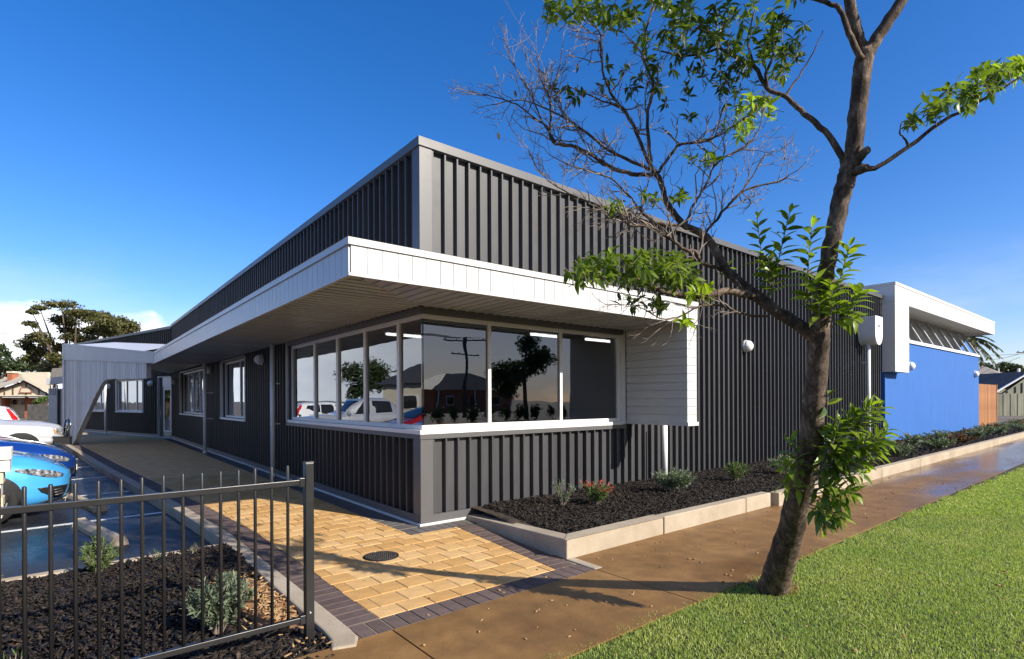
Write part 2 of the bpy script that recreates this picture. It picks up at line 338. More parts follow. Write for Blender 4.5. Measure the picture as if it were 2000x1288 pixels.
M['redlens'] = plain('tail_light_lens', (.48, .012, .012), .1, 0, .25, 12, coat=1.)
M['orange'] = plain('indicator_lens', (.75, .22, .02), .15)
def paint(name, c, metal=.35, rough=.32): return plain(name, c, rough, metal, .03, 3, coat=1.)
M['p_sky'] = paint('sky_blue_paint', (.07, .40, .85), .15); M['p_navy'] = paint('dark_blue_paint', (.010, .055, .30)); M['p_red'] = paint('red_paint', (.40, .012, .015), .2)
M['p_silver'] = paint('silver_paint', (.62, .63, .66), .5); M['p_white'] = paint('white_paint', (.80, .80, .80), 0)

# ================================================================== the setting: ground, road, car park, paths
def sheet(name, pts, z, mat, thick=.3):
    b = MB(); b.prism([(x, y, z - thick) for x, y in pts], (0, 0, thick)); return struct(b.build(name, mat))
def rect(x0, x1, y0, y1): return [(x0, y0), (x1, y0), (x1, y1), (x0, y1)]
b = MB(); b.add([(-1500, -1500, -.22), (1500, -1500, -.22), (1500, 1500, -.22), (-1500, 1500, -.22)], [(0, 1, 2, 3)]); struct(b.build('ground', M['ground']))
sheet('car_park', rect(-34, -1.0, .72, 60), -.13, M['asphalt'], .06)
sheet('street', rect(-120, 140, -17.5, -8.4), -.14, M['road'], .06)
sheet('driveway', rect(32.8, 40, -1.2, 30), -.02, M['road'], .15)
sheet('lawn', rect(-40, 60, -8.1, -3.42), -.015, M['turf'], .18)
sheet('street_kerb', rect(-120, 140, -8.4, -8.1), -.01, M['kerb'], .2)
# footpath in bays with open joints
fp = thing('footpath', None, None, (0, -2.9, 0)); fp['kind'] = 'structure'
for x0, x1 in ((-13, -8.2), (-8.2, -4.9), (-4.9, -1.62), (-1.62, .352), (.352, 5.35), (5.35, 9.1), (9.1, 13.0), (13.0, 17), (17, 21), (21, 25), (25, 30), (30, 36), (36, 60)):
    b = MB(); b.box(x0 + .006, x1 - .006, -3.46, -2.462 if x1 < 1 else -1.9, -.2, 0.0)
    b.build('path_slab', M['path'], fp)
b = MB(); b.box(-13, 60, -3.46, -2.462, -.22, -.012); b.build('slab_joint', M['soil'], fp)

# bays, wheel stops
E_LINE = [(-1.6, -2.23), (-1.6, 1.0), (-1.74, 3.2), (-2.32, 10), (-2.95, 18.5), (-3.3, 23), (-4.6, 31)]
def ex(y):
    for (x0, y0), (x1, y1) in zip(E_LINE, E_LINE[1:]):
        if y <= y1: return x0 + (x1 - x0) * (y - y0) / (y1 - y0)
    return E_LINE[-1][0]
for k, y in enumerate((3.72, 6.36, 9.0, 11.6, 14.2, 16.8, 25.2)):
    b = MB(); xr = ex(y) - .40
    b.prism([(xr, y - .05, -.127), (xr, y + .05, -.127), (xr - 4.9, y - .25, -.127), (xr - 4.9, y - .35, -.127)], (0, 0, .002))
    struct(b.build('bay_line', M['line']))
def wheel_stop(c, rz, label):
    t = thing('wheel_stop', label, 'wheel stop', c, 'concrete wheel stops', rz, True)
    b = MB(); prof = [(-.085, 0), (.085, 0), (.075, .05), (.045, .10), (-.045, .10), (-.075, .05)]
    b.prism([(x, -.78, z) for x, z in prof], (0, 1.56, 0)); link('block', b.mesh('block', M['kerb']), t, .008)
    for y in (-.55, .55):
        b = MB(); b.lathe((0, y, .1), [(.018, 0), (.018, .006), (.01, .008)], sides=8); link('bolt', b.mesh('bolt', M['chrome']), t)
wheel_stop((-2.98, 2.62, -.13), .21, 'pale concrete wheel stop in the empty bay beside the planted bed')
wheel_stop((-3.06, 5.15, -.13), .21, 'concrete wheel stop under the nose of the light blue hatchback')

# ------------------------------------------------------------------ paving
pv = [(-1.83, -2.46), (.36, -2.46), (.66, 0), (0.05, 0), (0.05, 20.3), (-3.0, 31.0)]
left = [(x - .24, y) for x, y in E_LINE[1:]]
sb = MB(); sb.prism([(x, y, -.34) for x, y in pv + left[::-1]], (0, 0, .334)); paving = struct(sb.build('paving', M['sand']))
PITCH = .233
def clip(poly, n, c):                # keep n.p <= c
    o = []
    for i in range(len(poly)):
        p, q = poly[i], poly[(i + 1) % len(poly)]
        a, bb = n[0]*p[0] + n[1]*p[1] - c, n[0]*q[0] + n[1]*q[1] - c
        if a <= 0: o.append(p)
        if a * bb < 0: t = a / (a - bb); o.append((p[0] + (q[0]-p[0])*t, p[1] + (q[1]-p[1])*t))
    return o
def area(p): return abs(sum(p[i][0]*p[(i+1) % len(p)][1] - p[(i+1) % len(p)][0]*p[i][1] for i in range(len(p)))) / 2
def paver_mesh(name, poly, mat, z=-.05, h=.05, ch=.004):
    cx = sum(p[0] for p in poly) / len(poly); cy = sum(p[1] for p in poly) / len(poly)
    n = len(poly); k = 1 - ch / .115
    ins = [(cx + (x-cx)*k, cy + (y-cy)*k) for x, y in poly]
    vs = [(x, y, z) for x, y in poly] + [(x, y, z + h - ch) for x, y in poly] + [(x, y, z + h) for x, y in ins]
    fs = [(i, (i+1) % n, n + (i+1) % n, n + i) for i in range(n)] + [(n+i, n + (i+1) % n, 2*n + (i+1) % n, 2*n + i) for i in range(n)] + [tuple(range(2*n, 3*n))]
    b = MB(); b.add(vs, fs); return b
gap = .0035; hp = PITCH/2 - gap
full = paver_mesh('paver', [(-hp, -hp), (hp, -hp), (hp, hp), (-hp, hp)], None).mesh('paver', M['yellow'])
far = MB(); items = []
row = 0; y = -2.23 + .05
rows = []
yy = -2.23 - .045
while yy < 24: rows.append(yy); yy += PITCH
for r, y0 in enumerate(rows):
    y1 = y0 + PITCH; off = (r % 2) * PITCH / 2
    k = 0
    xs0 = -1.6 - .02 + off - PITCH * 13
    for j in range(30):
        x0 = xs0 + j * PITCH; x1 = x0 + PITCH
        poly = [(x0+gap, y0+gap), (x1-gap, y0+gap), (x1-gap, y1-gap), (x0+gap, y1-gap)]
        for reg in (0, 1):
            p = poly
            if reg == 0:
                p = clip(p, (0, 1), -.30); p = clip(p, (0, -1), 2.228)
                if p: p = clip(p, (1, -.119), .345 - .004)   # the slanting right-hand edge
                if p: p = clip(p, (-1, 0), 1.598)
            else:
                p = clip(p, (0, -1), .30)
                ym = (y0 + y1) / 2
                if p: p = clip(p, (-1, (ex(ym+.3) - ex(ym-.3)) / .6), -(ex(ym) + .002) + (ex(ym+.3) - ex(ym-.3)) / .6 * ym)
                if p: p = clip(p, (1, 0), -.30 if ym < 20.3 else -.30 - (ym - 20.3) * .27)
            if p and len(p) > 2 and area(p) > .0015: items.append((p, area(p) > .9 * (PITCH - 2*gap) ** 2))
items.sort(key=lambda t: (t[0][0][0] - CAM.x) ** 2 + (t[0][0][1] - CAM.y) ** 2)
for i, (p, isfull) in enumerate(items):
    cx = sum(q[0] for q in p) / len(p); cy = sum(q[1] for q in p) / len(p); dz = random.uniform(-.0018, .0018)
    if i < 300:
        if isfull and len(p) == 4: o = link('paver', full, paving, loc=(cx, cy, dz), rz=random.uniform(-.006, .006))
        else:
            o = link('paver', paver_mesh('paver', [(x - cx, y - cy) for x, y in p], None).mesh('paver', M['yellow']), paving, loc=(cx, cy, dz))
    else:
        m = paver_mesh('', p, None); far.add([(x, y, z + dz) for x, y, z in m.v], m.f)
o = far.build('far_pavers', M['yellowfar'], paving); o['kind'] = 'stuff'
# dark soldier-course borders
sw = .112; slen = .226
bp = paver_mesh('border_paver', [(-sw/2+.003, -slen/2), (sw/2-.003, -slen/2), (sw/2-.003, slen/2), (-sw/2+.003, slen/2)], None, ch=.004)
bpm = bp.mesh('border_paver', M['darkpaver']); bpg = paver_mesh('strip_paver', [(-sw/2+.003, -.145), (sw/2-.003, -.145), (sw/2-.003, .145), (-sw/2+.003, .145)], None).mesh('strip_paver', M['greypaver'])
bord = []
def soldier(A, B, side, me, ln=.226):
    A = Vector((*A, 0)); B = Vector((*B, 0)); d = (B - A); L = d.length; d.normalize(); nrm = Vector((-d.y, d.x, 0)) * side
    n = max(1, round(L / .1145)); step = L / n
    for i in range(n):
        c = A + d * (step * (i + .5)) + nrm * (ln / 2 + .003)
        bord.append((c, math.atan2(d.y, d.x), me))
soldier((-1.83, -2.232), (.34, -2.232), -1, bpm)
for (a, c) in zip(E_LINE, E_LINE[1:]): soldier(a, c, 1, bpm)
soldier((.083, -2.228), (.318, -.25), -1, bpm)
soldier((-.30, -.0), (-.30, 20.3), -1, bpg, .29)
soldier((-.30, -.008), (.62, -.008), -1, bpg, .29)
bord.sort(key=lambda t: (t[0] - CAM).length)
fb = MB()
for i, (c, rz, me) in enumerate(bord):
    dz = random.uniform(-.0015, .0015)
    if i < 300: link('border_paver' if me is bpm else 'strip_paver', me, paving, loc=(c.x, c.y, dz), rz=rz)
    else:
        cs, sn = math.cos(rz), math.sin(rz)
        fb.add([(c.x + v.co.x*cs - v.co.y*sn, c.y + v.co.x*sn + v.co.y*cs, v.co.z + dz) for v in me.vertices], [tuple(p.vertices) for p in me.polygons])
o = fb.build('far_border_pavers', M['darkpaver'], paving); o['kind'] = 'stuff'
# drain cover
t = thing('manhole_cover', 'round dark cast-iron cover set into the yellow pavers', 'manhole cover', (-.93, -.86, 0))
b = MB(); b.lathe((-.93, -.86, -.01), [(.168, 0), (.168, .016), (.160, .018), (.158, .013), (.150, .013)], sides=40); b.build('rim', M['steel'], t)
g = NG('cast_iron'); a = g.noise(25, 4, .6); M['iron'] = g.bsdf(g.ramp(a, (.3, (.03, .026, .026)), (.7, (.085, .07, .066))), .6, .3, bump=a, bs=.3)
b = MB(); b.lathe((-.93, -.86, -.005), [(.15, 0), (.15, .014), (0.001, .015)], sides=36)
o = b.build('plate', M['iron'], t)
b = MB()
for i in range(-6, 7):
    for j in range(-6, 7):
        x, y = i*.022 + (j % 2)*.011, j*.021
        if x*x + y*y < .142**2: b.box(-.93+x-.007, -.93+x+.007, -.86+y-.006, -.86+y+.006, .009, .0145)
o = b.build('tread_pattern', M['iron'], t); o['kind'] = 'stuff'

# ------------------------------------------------------------------ kerbs
def run(parent, A, B, wd, z0a, z1a, z1b, name='kerb_section', mat='kerb', bev=.012):
    A = Vector((*A, 0)); B = Vector((*B, 0)); d = (B - A).normalized(); n = Vector((-d.y, d.x, 0)) * wd
    b = MB(); P = [A, B, B + n, A + n]
    b.add([(p.x, p.y, z0a) for p in P] + [(P[0].x, P[0].y, z1a), (P[1].x, P[1].y, z1b), (P[2].x, P[2].y, z1b), (P[3].x, P[3].y, z1a)],
          [(0,3,2,1),(4,5,6,7),(0,1,5,4),(1,2,6,5),(2,3,7,6),(3,0,4,7)])
    return b.build(name, M[mat], parent, bevel=bev)
gk = thing('garden_kerb', None, None, (.4, -2, 0)); gk['kind'] = 'structure'
# front run, sections with open joints; mitred corner at the paving
b = MB(); P0 = [(.36, -2.085), (1.88, -2.085), (1.88, -1.945), (.53, -1.945)]
b.prism([(x, y, -.1) for x, y in P0], (0, 0, .29)); b.build('kerb_section', M['kerb'], gk, bevel=.014)
run(gk, (1.892, -2.09), (3.68, -2.10), .14, -.1, .19, .188)
run(gk, (3.692, -2.10), (4.36, -2.105), .14, -.1, .188, .187)
xs = [4.42, 6.3, 8.7, 11.2, 13.8, 16.6, 19.6, 22.8, 26.2, 30, 34, 40]
for x0, x1 in zip(xs, xs[1:]): run(gk, (x0 + .006, -2.19 + (x0-4.4)*.008), (x1 - .006, -2.19 + (x1-4.4)*.008), .14, -.1, .185, .185)
b = MB()                               # sloping return beside the paving
q = [(.36, -2.085), (.53, -1.948), (.80, -.02), (.645, -.02)]
b.add([(x, y, -.1) for x, y in q] + [(q[0][0], q[0][1], .188), (q[1][0], q[1][1], .188), (q[2][0], q[2][1], .045), (q[3][0], q[3][1], .045)], [(0,1,2,3)[::-1],(4,5,6,7),(0,1,5,4),(1,2,6,5),(2,3,7,6),(3,0,4,7)])
bm = bmesh.new(); tmp = b.mesh('kerb_return', M['kerb']); bm.from_mesh(tmp); bmesh.ops.recalc_face_normals(bm, faces=bm.faces); bm.to_mesh(tmp); bm.free(); link('kerb_return', tmp, gk, .012)
run(gk, (.345, -2.46), (.345, -2.09), -.10, -.1, .004, .012, 'flush_edging')
ck = thing('car_park_kerb', None, None, (-2, 3, 0)); ck['kind'] = 'structure'
pts = [(x - .232, y) for x, y in E_LINE]
pl = [(-1.832, .80), (-1.832, 1.0)] + pts[2:]
def seg_split(P, step=2.4):
    o = []
    for A, B in zip(P, P[1:]):
        L = math.dist(A, B); n = max(1, round(L / step))
        for i in range(n): o.append(((A[0]+(B[0]-A[0])*i/n, A[1]+(B[1]-A[1])*i/n), (A[0]+(B[0]-A[0])*(i+1)/n, A[1]+(B[1]-A[1])*(i+1)/n)))
    return o
for A, B in seg_split(pl): run(ck, A, B, .145, -.3, .004, .004)
bk = thing('bed_edging', None, None, (-1.9, -1, 0)); bk['kind'] = 'structure'
ep = [(-1.86, -2.545), (-1.80, -2.43), (-1.792, -2.3), (-1.792, -1.2), (-1.80, -.2), (-1.815, .6), (-1.832, .80)]
inner = [(-2.005, -2.50), (-1.955, -2.36), (-1.945, -2.2), (-1.945, -1.2), (-1.95, -.2), (-1.965, .6), (-1.98, .80)]
ep = [(x - .04, y) for x, y in ep]; inner = [(x - .035, y) for x, y in inner]
b = MB(); n = len(ep)
vs = []
for (x, y), (x2, y2) in zip(ep, inner): vs += [(x, y, -.2), (x, y, .012), (x2, y2, .012), (x2, y2, -.2)]
fs = []
for i in range(n - 1):
    for k in range(4): fs.append((4*i+k, 4*i+(k+1) % 4, 4*i+4+(k+1) % 4, 4*i+4+k)[::-1])
fs += [(0, 1, 2, 3), (4*n-1, 4*n-2, 4*n-3, 4*n-4)]
b.add(vs, fs); b.build('curved_kerb', M['kerb'], bk, bevel=.014)
for A, B in seg_split([(-1.985, .66), (-7.5, .44)], 2.2): run(bk, A, B, -.11, -.3, -.02, -.02)

# ------------------------------------------------------------------ beds, mulch, lawn
def bumpy(name, x0, x1, y0, y1, z, amp, mat, nx, ny, cut=None):
    X, Y = np.meshgrid(np.linspace(x0, x1, nx), np.linspace(y0, y1, ny), indexing='ij')
    Z = z + amp * (np.sin(X*2.3+1) * np.cos(Y*2.9) * .5 + np.sin(X*5.1+Y*3.7) * .3 + rng.normal(0, .25, X.shape))
    if cut: X = cut(X, Y)
    V = np.stack([X, Y, Z], -1).reshape(-1, 3); i = np.arange(nx-1)[:, None]*ny + np.arange(ny-1)[None, :]
    F = np.stack([i, i+ny, i+ny+1, i+1], -1).reshape(-1, 4)
    return struct(npmesh(name, V, F, mat, smooth=True))
bumpy('front_bed', .40, 46, -2.02, .06, .125, .014, M['soil'], 300, 22, lambda X, Y: np.maximum(X, .45 + (Y + 2.05) * .135))
bumpy('corner_bed', -8, -1.9, -2.60, .60, -.035, .022, M['soil'], 90, 50)
b = MB(); b.box(-8, -2.0, -2.6, -2.46, -.1, -.03); struct(b.build('bed_verge', M['redsoil']))
def chips(name, P, zf, smin, smax, mat, tilt=.5):
    n = len(P); L = rng.uniform(smin, smax, n); W = L * rng.uniform(.16, .38, n); H = rng.uniform(.004, .010, n)
    base = np.array([[-.5,-.5,0],[.5,-.36,0],[.46,.5,0],[-.5,.42,0],[-.44,-.4,1],[.5,-.3,1],[.4,.42,1],[-.46,.36,1]], float)
    V = base[None] * np.stack([L, W, H], -1)[:, None, :]
    V[:, [1, 2, 5, 6], 2] += (rng.uniform(-.25, .25, n) * L)[:, None]
    a = rng.uniform(0, 2*np.pi, n); tx = rng.normal(0, tilt, n); ty = rng.normal(0, tilt*.7, n)
    ca, sa = np.cos(a), np.sin(a); cx, sx = np.cos(tx), np.sin(tx); cy, sy = np.cos(ty), np.sin(ty)
    Y = V[..., 1]*cx[:, None] - V[..., 2]*sx[:, None]; Z = V[..., 1]*sx[:, None] + V[..., 2]*cx[:, None]; X = V[..., 0]
    X2 = X*cy[:, None] + Z*sy[:, None]; Z2 = -X*sy[:, None] + Z*cy[:, None]
    V = np.stack([X2*ca[:, None] - Y*sa[:, None], X2*sa[:, None] + Y*ca[:, None], Z2], -1)
    V += np.stack([P[:, 0], P[:, 1], zf(P)], -1)[:, None, :]
    F = np.array([(0,3,2,1),(4,5,6,7),(0,1,5,4),(1,2,6,5),(2,3,7,6),(3,0,4,7)])
    F = (F[None] + (np.arange(n)*8)[:, None, None]).reshape(-1, 4)
    o = npmesh(name, V.reshape(-1, 3), F, mat); o['kind'] = 'stuff'; return o
P = np.stack([.42 + 9.6 * rng.random(17000) ** 1.35, rng.uniform(-1.93, -.02, 17000)], -1); P = P[P[:, 0] > .62 + (P[:, 1] + 1.95) * .135]
tag(chips('mulch', P, lambda P: .135 + rng.uniform(-.01, .022, len(P)), .025, .075, M['chip']), 'black bark chip mulch in the raised bed along the ribbed front wall', 'mulch')
P = np.stack([rng.uniform(9, 33, 15000), rng.uniform(-1.9, -.02, 15000)], -1)
tag(chips('mulch', P, lambda P: .135 + rng.uniform(-.01, .03, len(P)), .05, .13, M['chip']), 'dark bark mulch in the far bed below the blue wall', 'mulch')
P = np.stack([rng.uniform(-5.2, -1.99, 24000), rng.uniform(-2.6, .52, 24000)], -1)
bare = ((P[:, 0] + 2.13) / .19) ** 2 + ((P[:, 1] + 1.30) / .75) ** 2 < 1
bare |= (P[:, 1] < -2.44 + .06 * np.sin(P[:, 0] * 9)) & (rng.random(len(P)) < .6)
P = P[~bare | (rng.random(len(P)) < .10)]
tag(chips('mulch', P, lambda P: -.02 + .03*np.sin(P[:, 0]*2.1)*np.cos(P[:, 1]*1.7) + rng.uniform(-.012, .03, len(P)), .025, .085, M['chip'], .6), 'black bark chips filling the bed behind the steel fence', 'mulch')
P = np.stack([rng.normal(-2.13, .09, 420), rng.normal(-1.3, .45, 420)], -1); P = P[P[:, 0] < -1.99]
b = MB(); b.prism([(-2.13 + .17*math.cos(k*.3), -1.3 + .70*math.sin(k*.3), -.05) for k in range(21)], (0, 0, .032)); struct(b.build('bare_soil', M['redsoil']))
tag(chips('straw', P, lambda P: -.012 + rng.uniform(0, .02, len(P)), .02, .07, M['straw'], .4), 'scattered pale straw and bark on bare red soil by the kerb', 'straw')
# turf blades
def blades(P, hmin, hmax, wd, name, mat):
    n = len(P); h = rng.uniform(hmin, hmax, n); a = rng.uniform(0, 2*np.pi, n); lean = np.abs(rng.normal(.55, .30, n)); th = rng.uniform(0, 2*np.pi, n)
    w_ = wd * rng.uniform(.7, 1.3, n)
    dx, dy = np.cos(a)*w_/2, np.sin(a)*w_/2; lx, ly = np.cos(th)*lean*h, np.sin(th)*lean*h
    z0 = np.full(n, -.016)
    V = np.stack([np.stack([P[:,0]-dx, P[:,1]-dy, z0], -1), np.stack([P[:,0]+dx, P[:,1]+dy, z0], -1),
                  np.stack([P[:,0]+lx*.4+dx*.8, P[:,1]+ly*.4+dy*.8, z0+h*.6], -1), np.stack([P[:,0]+lx*.4-dx*.8, P[:,1]+ly*.4-dy*.8, z0+h*.6], -1),
                  np.stack([P[:,0]+lx, P[:,1]+ly, z0+h*(1-.25*lean)], -1)], 1)
    F = np.array([(0,1,2),(0,2,3),(3,2,4)]); F = (F[None] + (np.arange(n)*5)[:, None, None]).reshape(-1, 3)
    o = npmesh(name, V.reshape(-1, 3), F, mat); o['kind'] = 'stuff'; return o
n = 900000; P = np.stack([rng.uniform(-2.6, 19, n), rng.uniform(-7.2, -3.36, n)], -1)
dd = (P[:, 0] - CAM.x) * FWD.x + (P[:, 1] - CAM.y) * FWD.y; lat = (P[:, 0] - CAM.x) * RGT0.x + (P[:, 1] - CAM.y) * RGT0.y
edge = -3.40 - .03*np.sin(P[:, 0]*7) - .03*np.sin(P[:, 0]*19+1) - .016*np.maximum(P[:, 0], 0) + rng.normal(0, .02, n)
keep = (dd > 2.5) & (lat < dd*1.15 + .3) & (lat > -.8*dd) & (P[:, 1] < edge)
keep &= rng.random(n) < np.clip((5.2 / np.maximum(dd, 1)) ** 1.5, .08, 1)
P = P[keep]; P = P[((P[:, 0] - .99)**2 + (P[:, 1] + 3.70)**2) > .10**2]
dd = (P[:, 0] - CAM.x) * FWD.x + (P[:, 1] - CAM.y) * FWD.y
o = blades(P[dd < 7], .012, .032, .0042, 'grass', M['grass']); tag(o, 'bright green mown lawn around the leaning tree trunk', 'grass')
o = blades(P[dd >= 7], .020, .045, .009, 'grass', M['grass']); tag(o, 'distant strip of lawn running beside the wet footpath', 'grass')

# fallen leaves and grit
def litter(n, xr, yr, z, name, label, mat, smin=.012, smax=.035):
    P = np.stack([rng.uniform(*xr, n), rng.uniform(*yr, n)], -1); return tag(chips(name, P, lambda P: np.full(len(P), z), smin, smax, mat, .12), label, 'leaf litter')
litter(150, (-1.6, 9), (-3.4, -2.12), .002, 'leaf_litter', 'dry leaves and grit scattered on the brown footpath', M['straw'])
litter(90, (-2.2, 4), (-5.2, -3.5), .012, 'leaf_litter', 'dry leaves fallen on the lawn near the tree', M['straw'])
litter(40, (-1.6, .2), (-2.2, 2.5), .002, 'leaf_litter', 'tiny leaf scraps on the yellow pavers', M['straw'], .006, .02)

# ================================================================== main building
V3 = lambda p, z: Vector((p[0], p[1], z))
bld = thing('ribbed_metal_building', 'long charcoal ribbed-metal building with white awning and corner windows', 'building', (0, 0, 0))
GD = .060
def clad_mesh(u0, u1, z0, z1):
    pts = []; P = .18
    ks = range(int(u0 / P) - 1, int(u1 / P) + 2)
    prof = []
    for k in ks:
        c = k * P
        prof += [(c - .010, 0), (c + .010, 0), (c + .013, -.003), (c + .019, -GD), (c + P - .019, -GD), (c + P - .013, -.003)]
    def nv(u):
        for (a, na), (bb, nb) in zip(prof, prof[1:]):
            if a <= u <= bb: return na + (nb - na) * ((u - a) / (bb - a) if bb > a else 0)
        return 0
    us = sorted({round(u0, 4), round(u1, 4)} | {round(a, 4) for a, _ in prof if u0 < a < u1})
    vs = []; fs = []
    for i, u in enumerate(us): vs += [(u - u0, -nv(u), z0), (u - u0, -nv(u), z1)]
    for i in range(len(us) - 1): fs.append((2*i, 2*i+2, 2*i+3, 2*i+1))
    b = MB(); b.add(vs, fs); return b.mesh('cladding_sheet', M['clad'])
_cache = {}
def wall(parent, O, d, n, L, z0, z1, opens, name, start=0.0, zc=None, thick=.2):
    O = Vector((*O, 0)); d = Vector((*d, 0)); n = Vector((*n, 0))
    root = None
    cuts = sorted({start, L} | {u for o in opens for u in o[:2] if start < u < L})
    rz = math.atan2(d.y, d.x); flip = Vector((d.y, -d.x, 0)).dot(n) < 0     # local -y must point outwards
    for a, c in zip(cuts, cuts[1:]):
        m = (a + c) / 2; blk = sorted([(o[2], o[3]) for o in opens if o[0] <= m <= o[1]])
        spans = []; z = z0
        for lo, hi in blk:
            if lo > z + .01: spans.append((z, lo))
            z = max(z, hi)
        if z1 > z + .01: spans.append((z, z1))
        for lo, hi in spans:
            b = MB(); b.obox(O + d*a - n*.066 + UPZ*lo, d*(c - a), -n*thick, UPZ*(hi - lo))
            core = b.build(name, M['core'], parent)
            s = a
            while s < c - .005:
                e = min((math.floor(s / .72 + 1e-6) + 1) * .72, c)
                if e - s > .01:
                    cz0 = lo if lo > z0 + .01 else lo + .085
                    key = (round(s % .18, 3), round(e - s, 3), round(cz0, 3), round(hi, 3))
                    if key not in _cache: _cache[key] = clad_mesh(s % .18, s % .18 + e - s, cz0, hi)
                    o = bpy.data.objects.new('cladding_sheet', _cache[key]); COL.objects.link(o); o.parent = core
                    if not flip:
                        p = O + d*s; o.location = p; o.rotation_euler = (0, 0, rz)
                    else:
                        p = O + d*s; o.matrix_basis = Matrix(((d.x, -n.x, 0, p.x), (d.y, -n.y, 0, p.y), (0, 0, 1, 0), (0, 0, 0, 1)))
                s = e
HEAD = 2.55; SILL = 1.145; TOP = 4.56
wall(bld, (0, 0), (1, 0), (0, -1), 16.0, 0.03, TOP, [(.0, 3.74, 1.10, 2.63)], 'front_wall', start=.165)
DB = Vector((-.264, .9645, 0)); NB = Vector((-.9645, -.264, 0)); BO = (0, 20.3)
wl = [(.0, 5.12, 1.10, 2.63), (8.34, 11.02, 1.06, 2.60), (13.3, 18.15, 1.06, 2.60)]
wall(bld, (0, 0), (0, 1), (-1, 0), 20.3, .03, TOP, wl, 'side_wall', start=.165)
wb = [(.08, 1.28, .03, 2.56), (2.82, 5.85, 1.06, 2.54), (7.28, 9.5, 1.06, 2.54)]
wall(bld, BO, DB[:2], NB[:2], 12.6, .03, 4.5, wb, 'rear_side_wall')
def part(name, mat, f, parent=bld, bevel=0, smooth=False):
    b = MB(); f(b); return b.build(name, M[mat], parent, smooth, bevel)
# corner flashings, base flashing, slab edge, parapet cap, roof
part('corner_flashing', 'clad_trim', lambda b: (b.box(-.006, .165, -.006, .02, .03, 1.09), b.box(-.0055, .02, .02, .165, .03, 1.09)))
part('corner_flashing', 'clad_trim', lambda b: (b.box(-.006, .165, -.006, .02, 2.64, 4.56), b.box(-.0055, .02, .02, .165, 2.64, 4.56)))
part('base_flashing', 'clad_trim', lambda b: (b.box(-.012, 16.0, -.014, .03, .028, .118), b.box(-.0135, .02, .03, 20.3, .028, .118)))
part('slab_edge', 'slab', lambda b: (b.box(-.03, 16, -.028, .2, -.2, .027), b.box(-.031, .2, .2, 20.3, -.2, .0268)))
part('slab_edge', 'slab', lambda b: b.obox(Vector((0, 20.3, -.2)) + NB*.03, DB*12.6, -NB*.3, UPZ*.226))
part('base_flashing', 'clad_trim', lambda b: (b.obox(Vector((0, 20.3, .028)) + NB*.013, DB*.06, -NB*.05, UPZ*.09), b.obox(Vector((0, 20.3, .028)) + NB*.013 + DB*1.3, DB*11.3, -NB*.05, UPZ*.09)))
part('parapet_cap', 'clad_trim', lambda b: b.box(-.025, 16.04, -.025, .22, 4.545, 4.65))
part('parapet_cap', 'clad_trim', lambda b: b.box(-.0245, .22, .22, 20.34, 4.546, 4.648))
part('parapet_cap', 'clad_trim', lambda b: b.obox(Vector((0, 20.3, 4.49)) + NB*.026, DB*12.7, -NB*.24, UPZ*.105))
part('roof', 'roofgrey', lambda b: (b.box(.2, 15.9, .2, 20.2, 4.1, 4.3), b.prism([(.2, 20.2, 4.05), (9, 20.2, 4.05), (6, 33, 4.05), (-3, 32.3, 4.05)], (0, 0, .2))))
part('end_wall', 'core', lambda b: b.box(15.9, 15.99, .25, 20, 0, 4.5))
part('end_wall', 'core', lambda b: b.box(.3, 16, 32, 32.2, 0, 4.5))

sc_ = MB()
for i in range(1, 88):
    for z in ((.20, .62, 4.42, 3.4) if i*.18 < 3.8 else (.20, 1.3, 2.4, 3.5, 4.42)):
        x = i*.18 + .032; sc_.box(x - .005, x + .005, -.0445 + .044 - .006 + .044, .044, z - .005, z + .005) if False else sc_.box(x - .005, x + .005, .0535, .0605, z - .005, z + .005)
o = sc_.build('fixing_screws', M['frame'], bld); o['kind'] = 'stuff'
# ------------------------------------------------------------------ windows
def window(parent, O, d, n, u0, u1, z0, z1, mull, fw=.055, inset=.045, depth=.07, trim=True, ends=(True, True), name='window', mw=.05):
    O = Vector((*O, 0)); d = Vector((*d, 0)); n = Vector((*n, 0)); b = MB()
    def bar(b, a, c, lo, hi, ex=0): b.obox(O + d*a - n*(inset - ex) + UPZ*lo, d*(c - a), -n*(depth + ex), UPZ*(hi - lo))
    bar(b, u0, u1, z0, z0 + fw); bar(b, u0, u1, z1 - fw, z1)
    if ends[0]: bar(b, u0, u0 + fw, z0 + fw, z1 - fw)
    if ends[1]: bar(b, u1 - fw, u1, z0 + fw, z1 - fw)
    fr = b.build(name, M['frame'], parent, bevel=.004)
    e = [u0 + (fw if ends[0] else .004)] + [m for m in mull] + [u1 - (fw if ends[1] else .004)]
    for i, m in enumerate(mull):
        b = MB(); bar(b, m - mw/2, m + mw/2, z0 + fw, z1 - fw, -.004); o = b.build('mullion', M['frame'], fr, bevel=.003)
    for i in range(len(e) - 1):
        a = e[i] + (mw/2 if i else 0); c = e[i+1] - (mw/2 if i < len(e) - 2 else 0)
        b = MB(); b.obox(O + d*a - n*(inset + .034) + UPZ*(z0 + fw), d*(c - a), -n*.006, UPZ*(z1 - z0 - 2*fw)); o = b.build('pane', M['glass'], fr)
    if trim:                       # thin white surround and sloping sill
        b = MB(); t = .022
        for uu in (u0 - t, u1):
            b = MB(); b.obox(O + d*uu + n*.012 + UPZ*(z0 - .06), d*t, -n*.07, UPZ*(z1 - z0 + .06)); b.build('surround', M['frame'], fr)
        b = MB(); b.obox(O + d*u0 + n*.03 + UPZ*(z0 - .055), d*(u1 - u0), -n*.09, UPZ*.05); b.build('sill', M['frame'], fr, bevel=.004)
        b = MB(); b.obox(O + d*u0 + n*.002 + UPZ*(z1 + .002), d*(u1 - u0), -n*.12, UPZ*.05); b.build('head_flashing', M['clad_trim'], fr)
    return fr
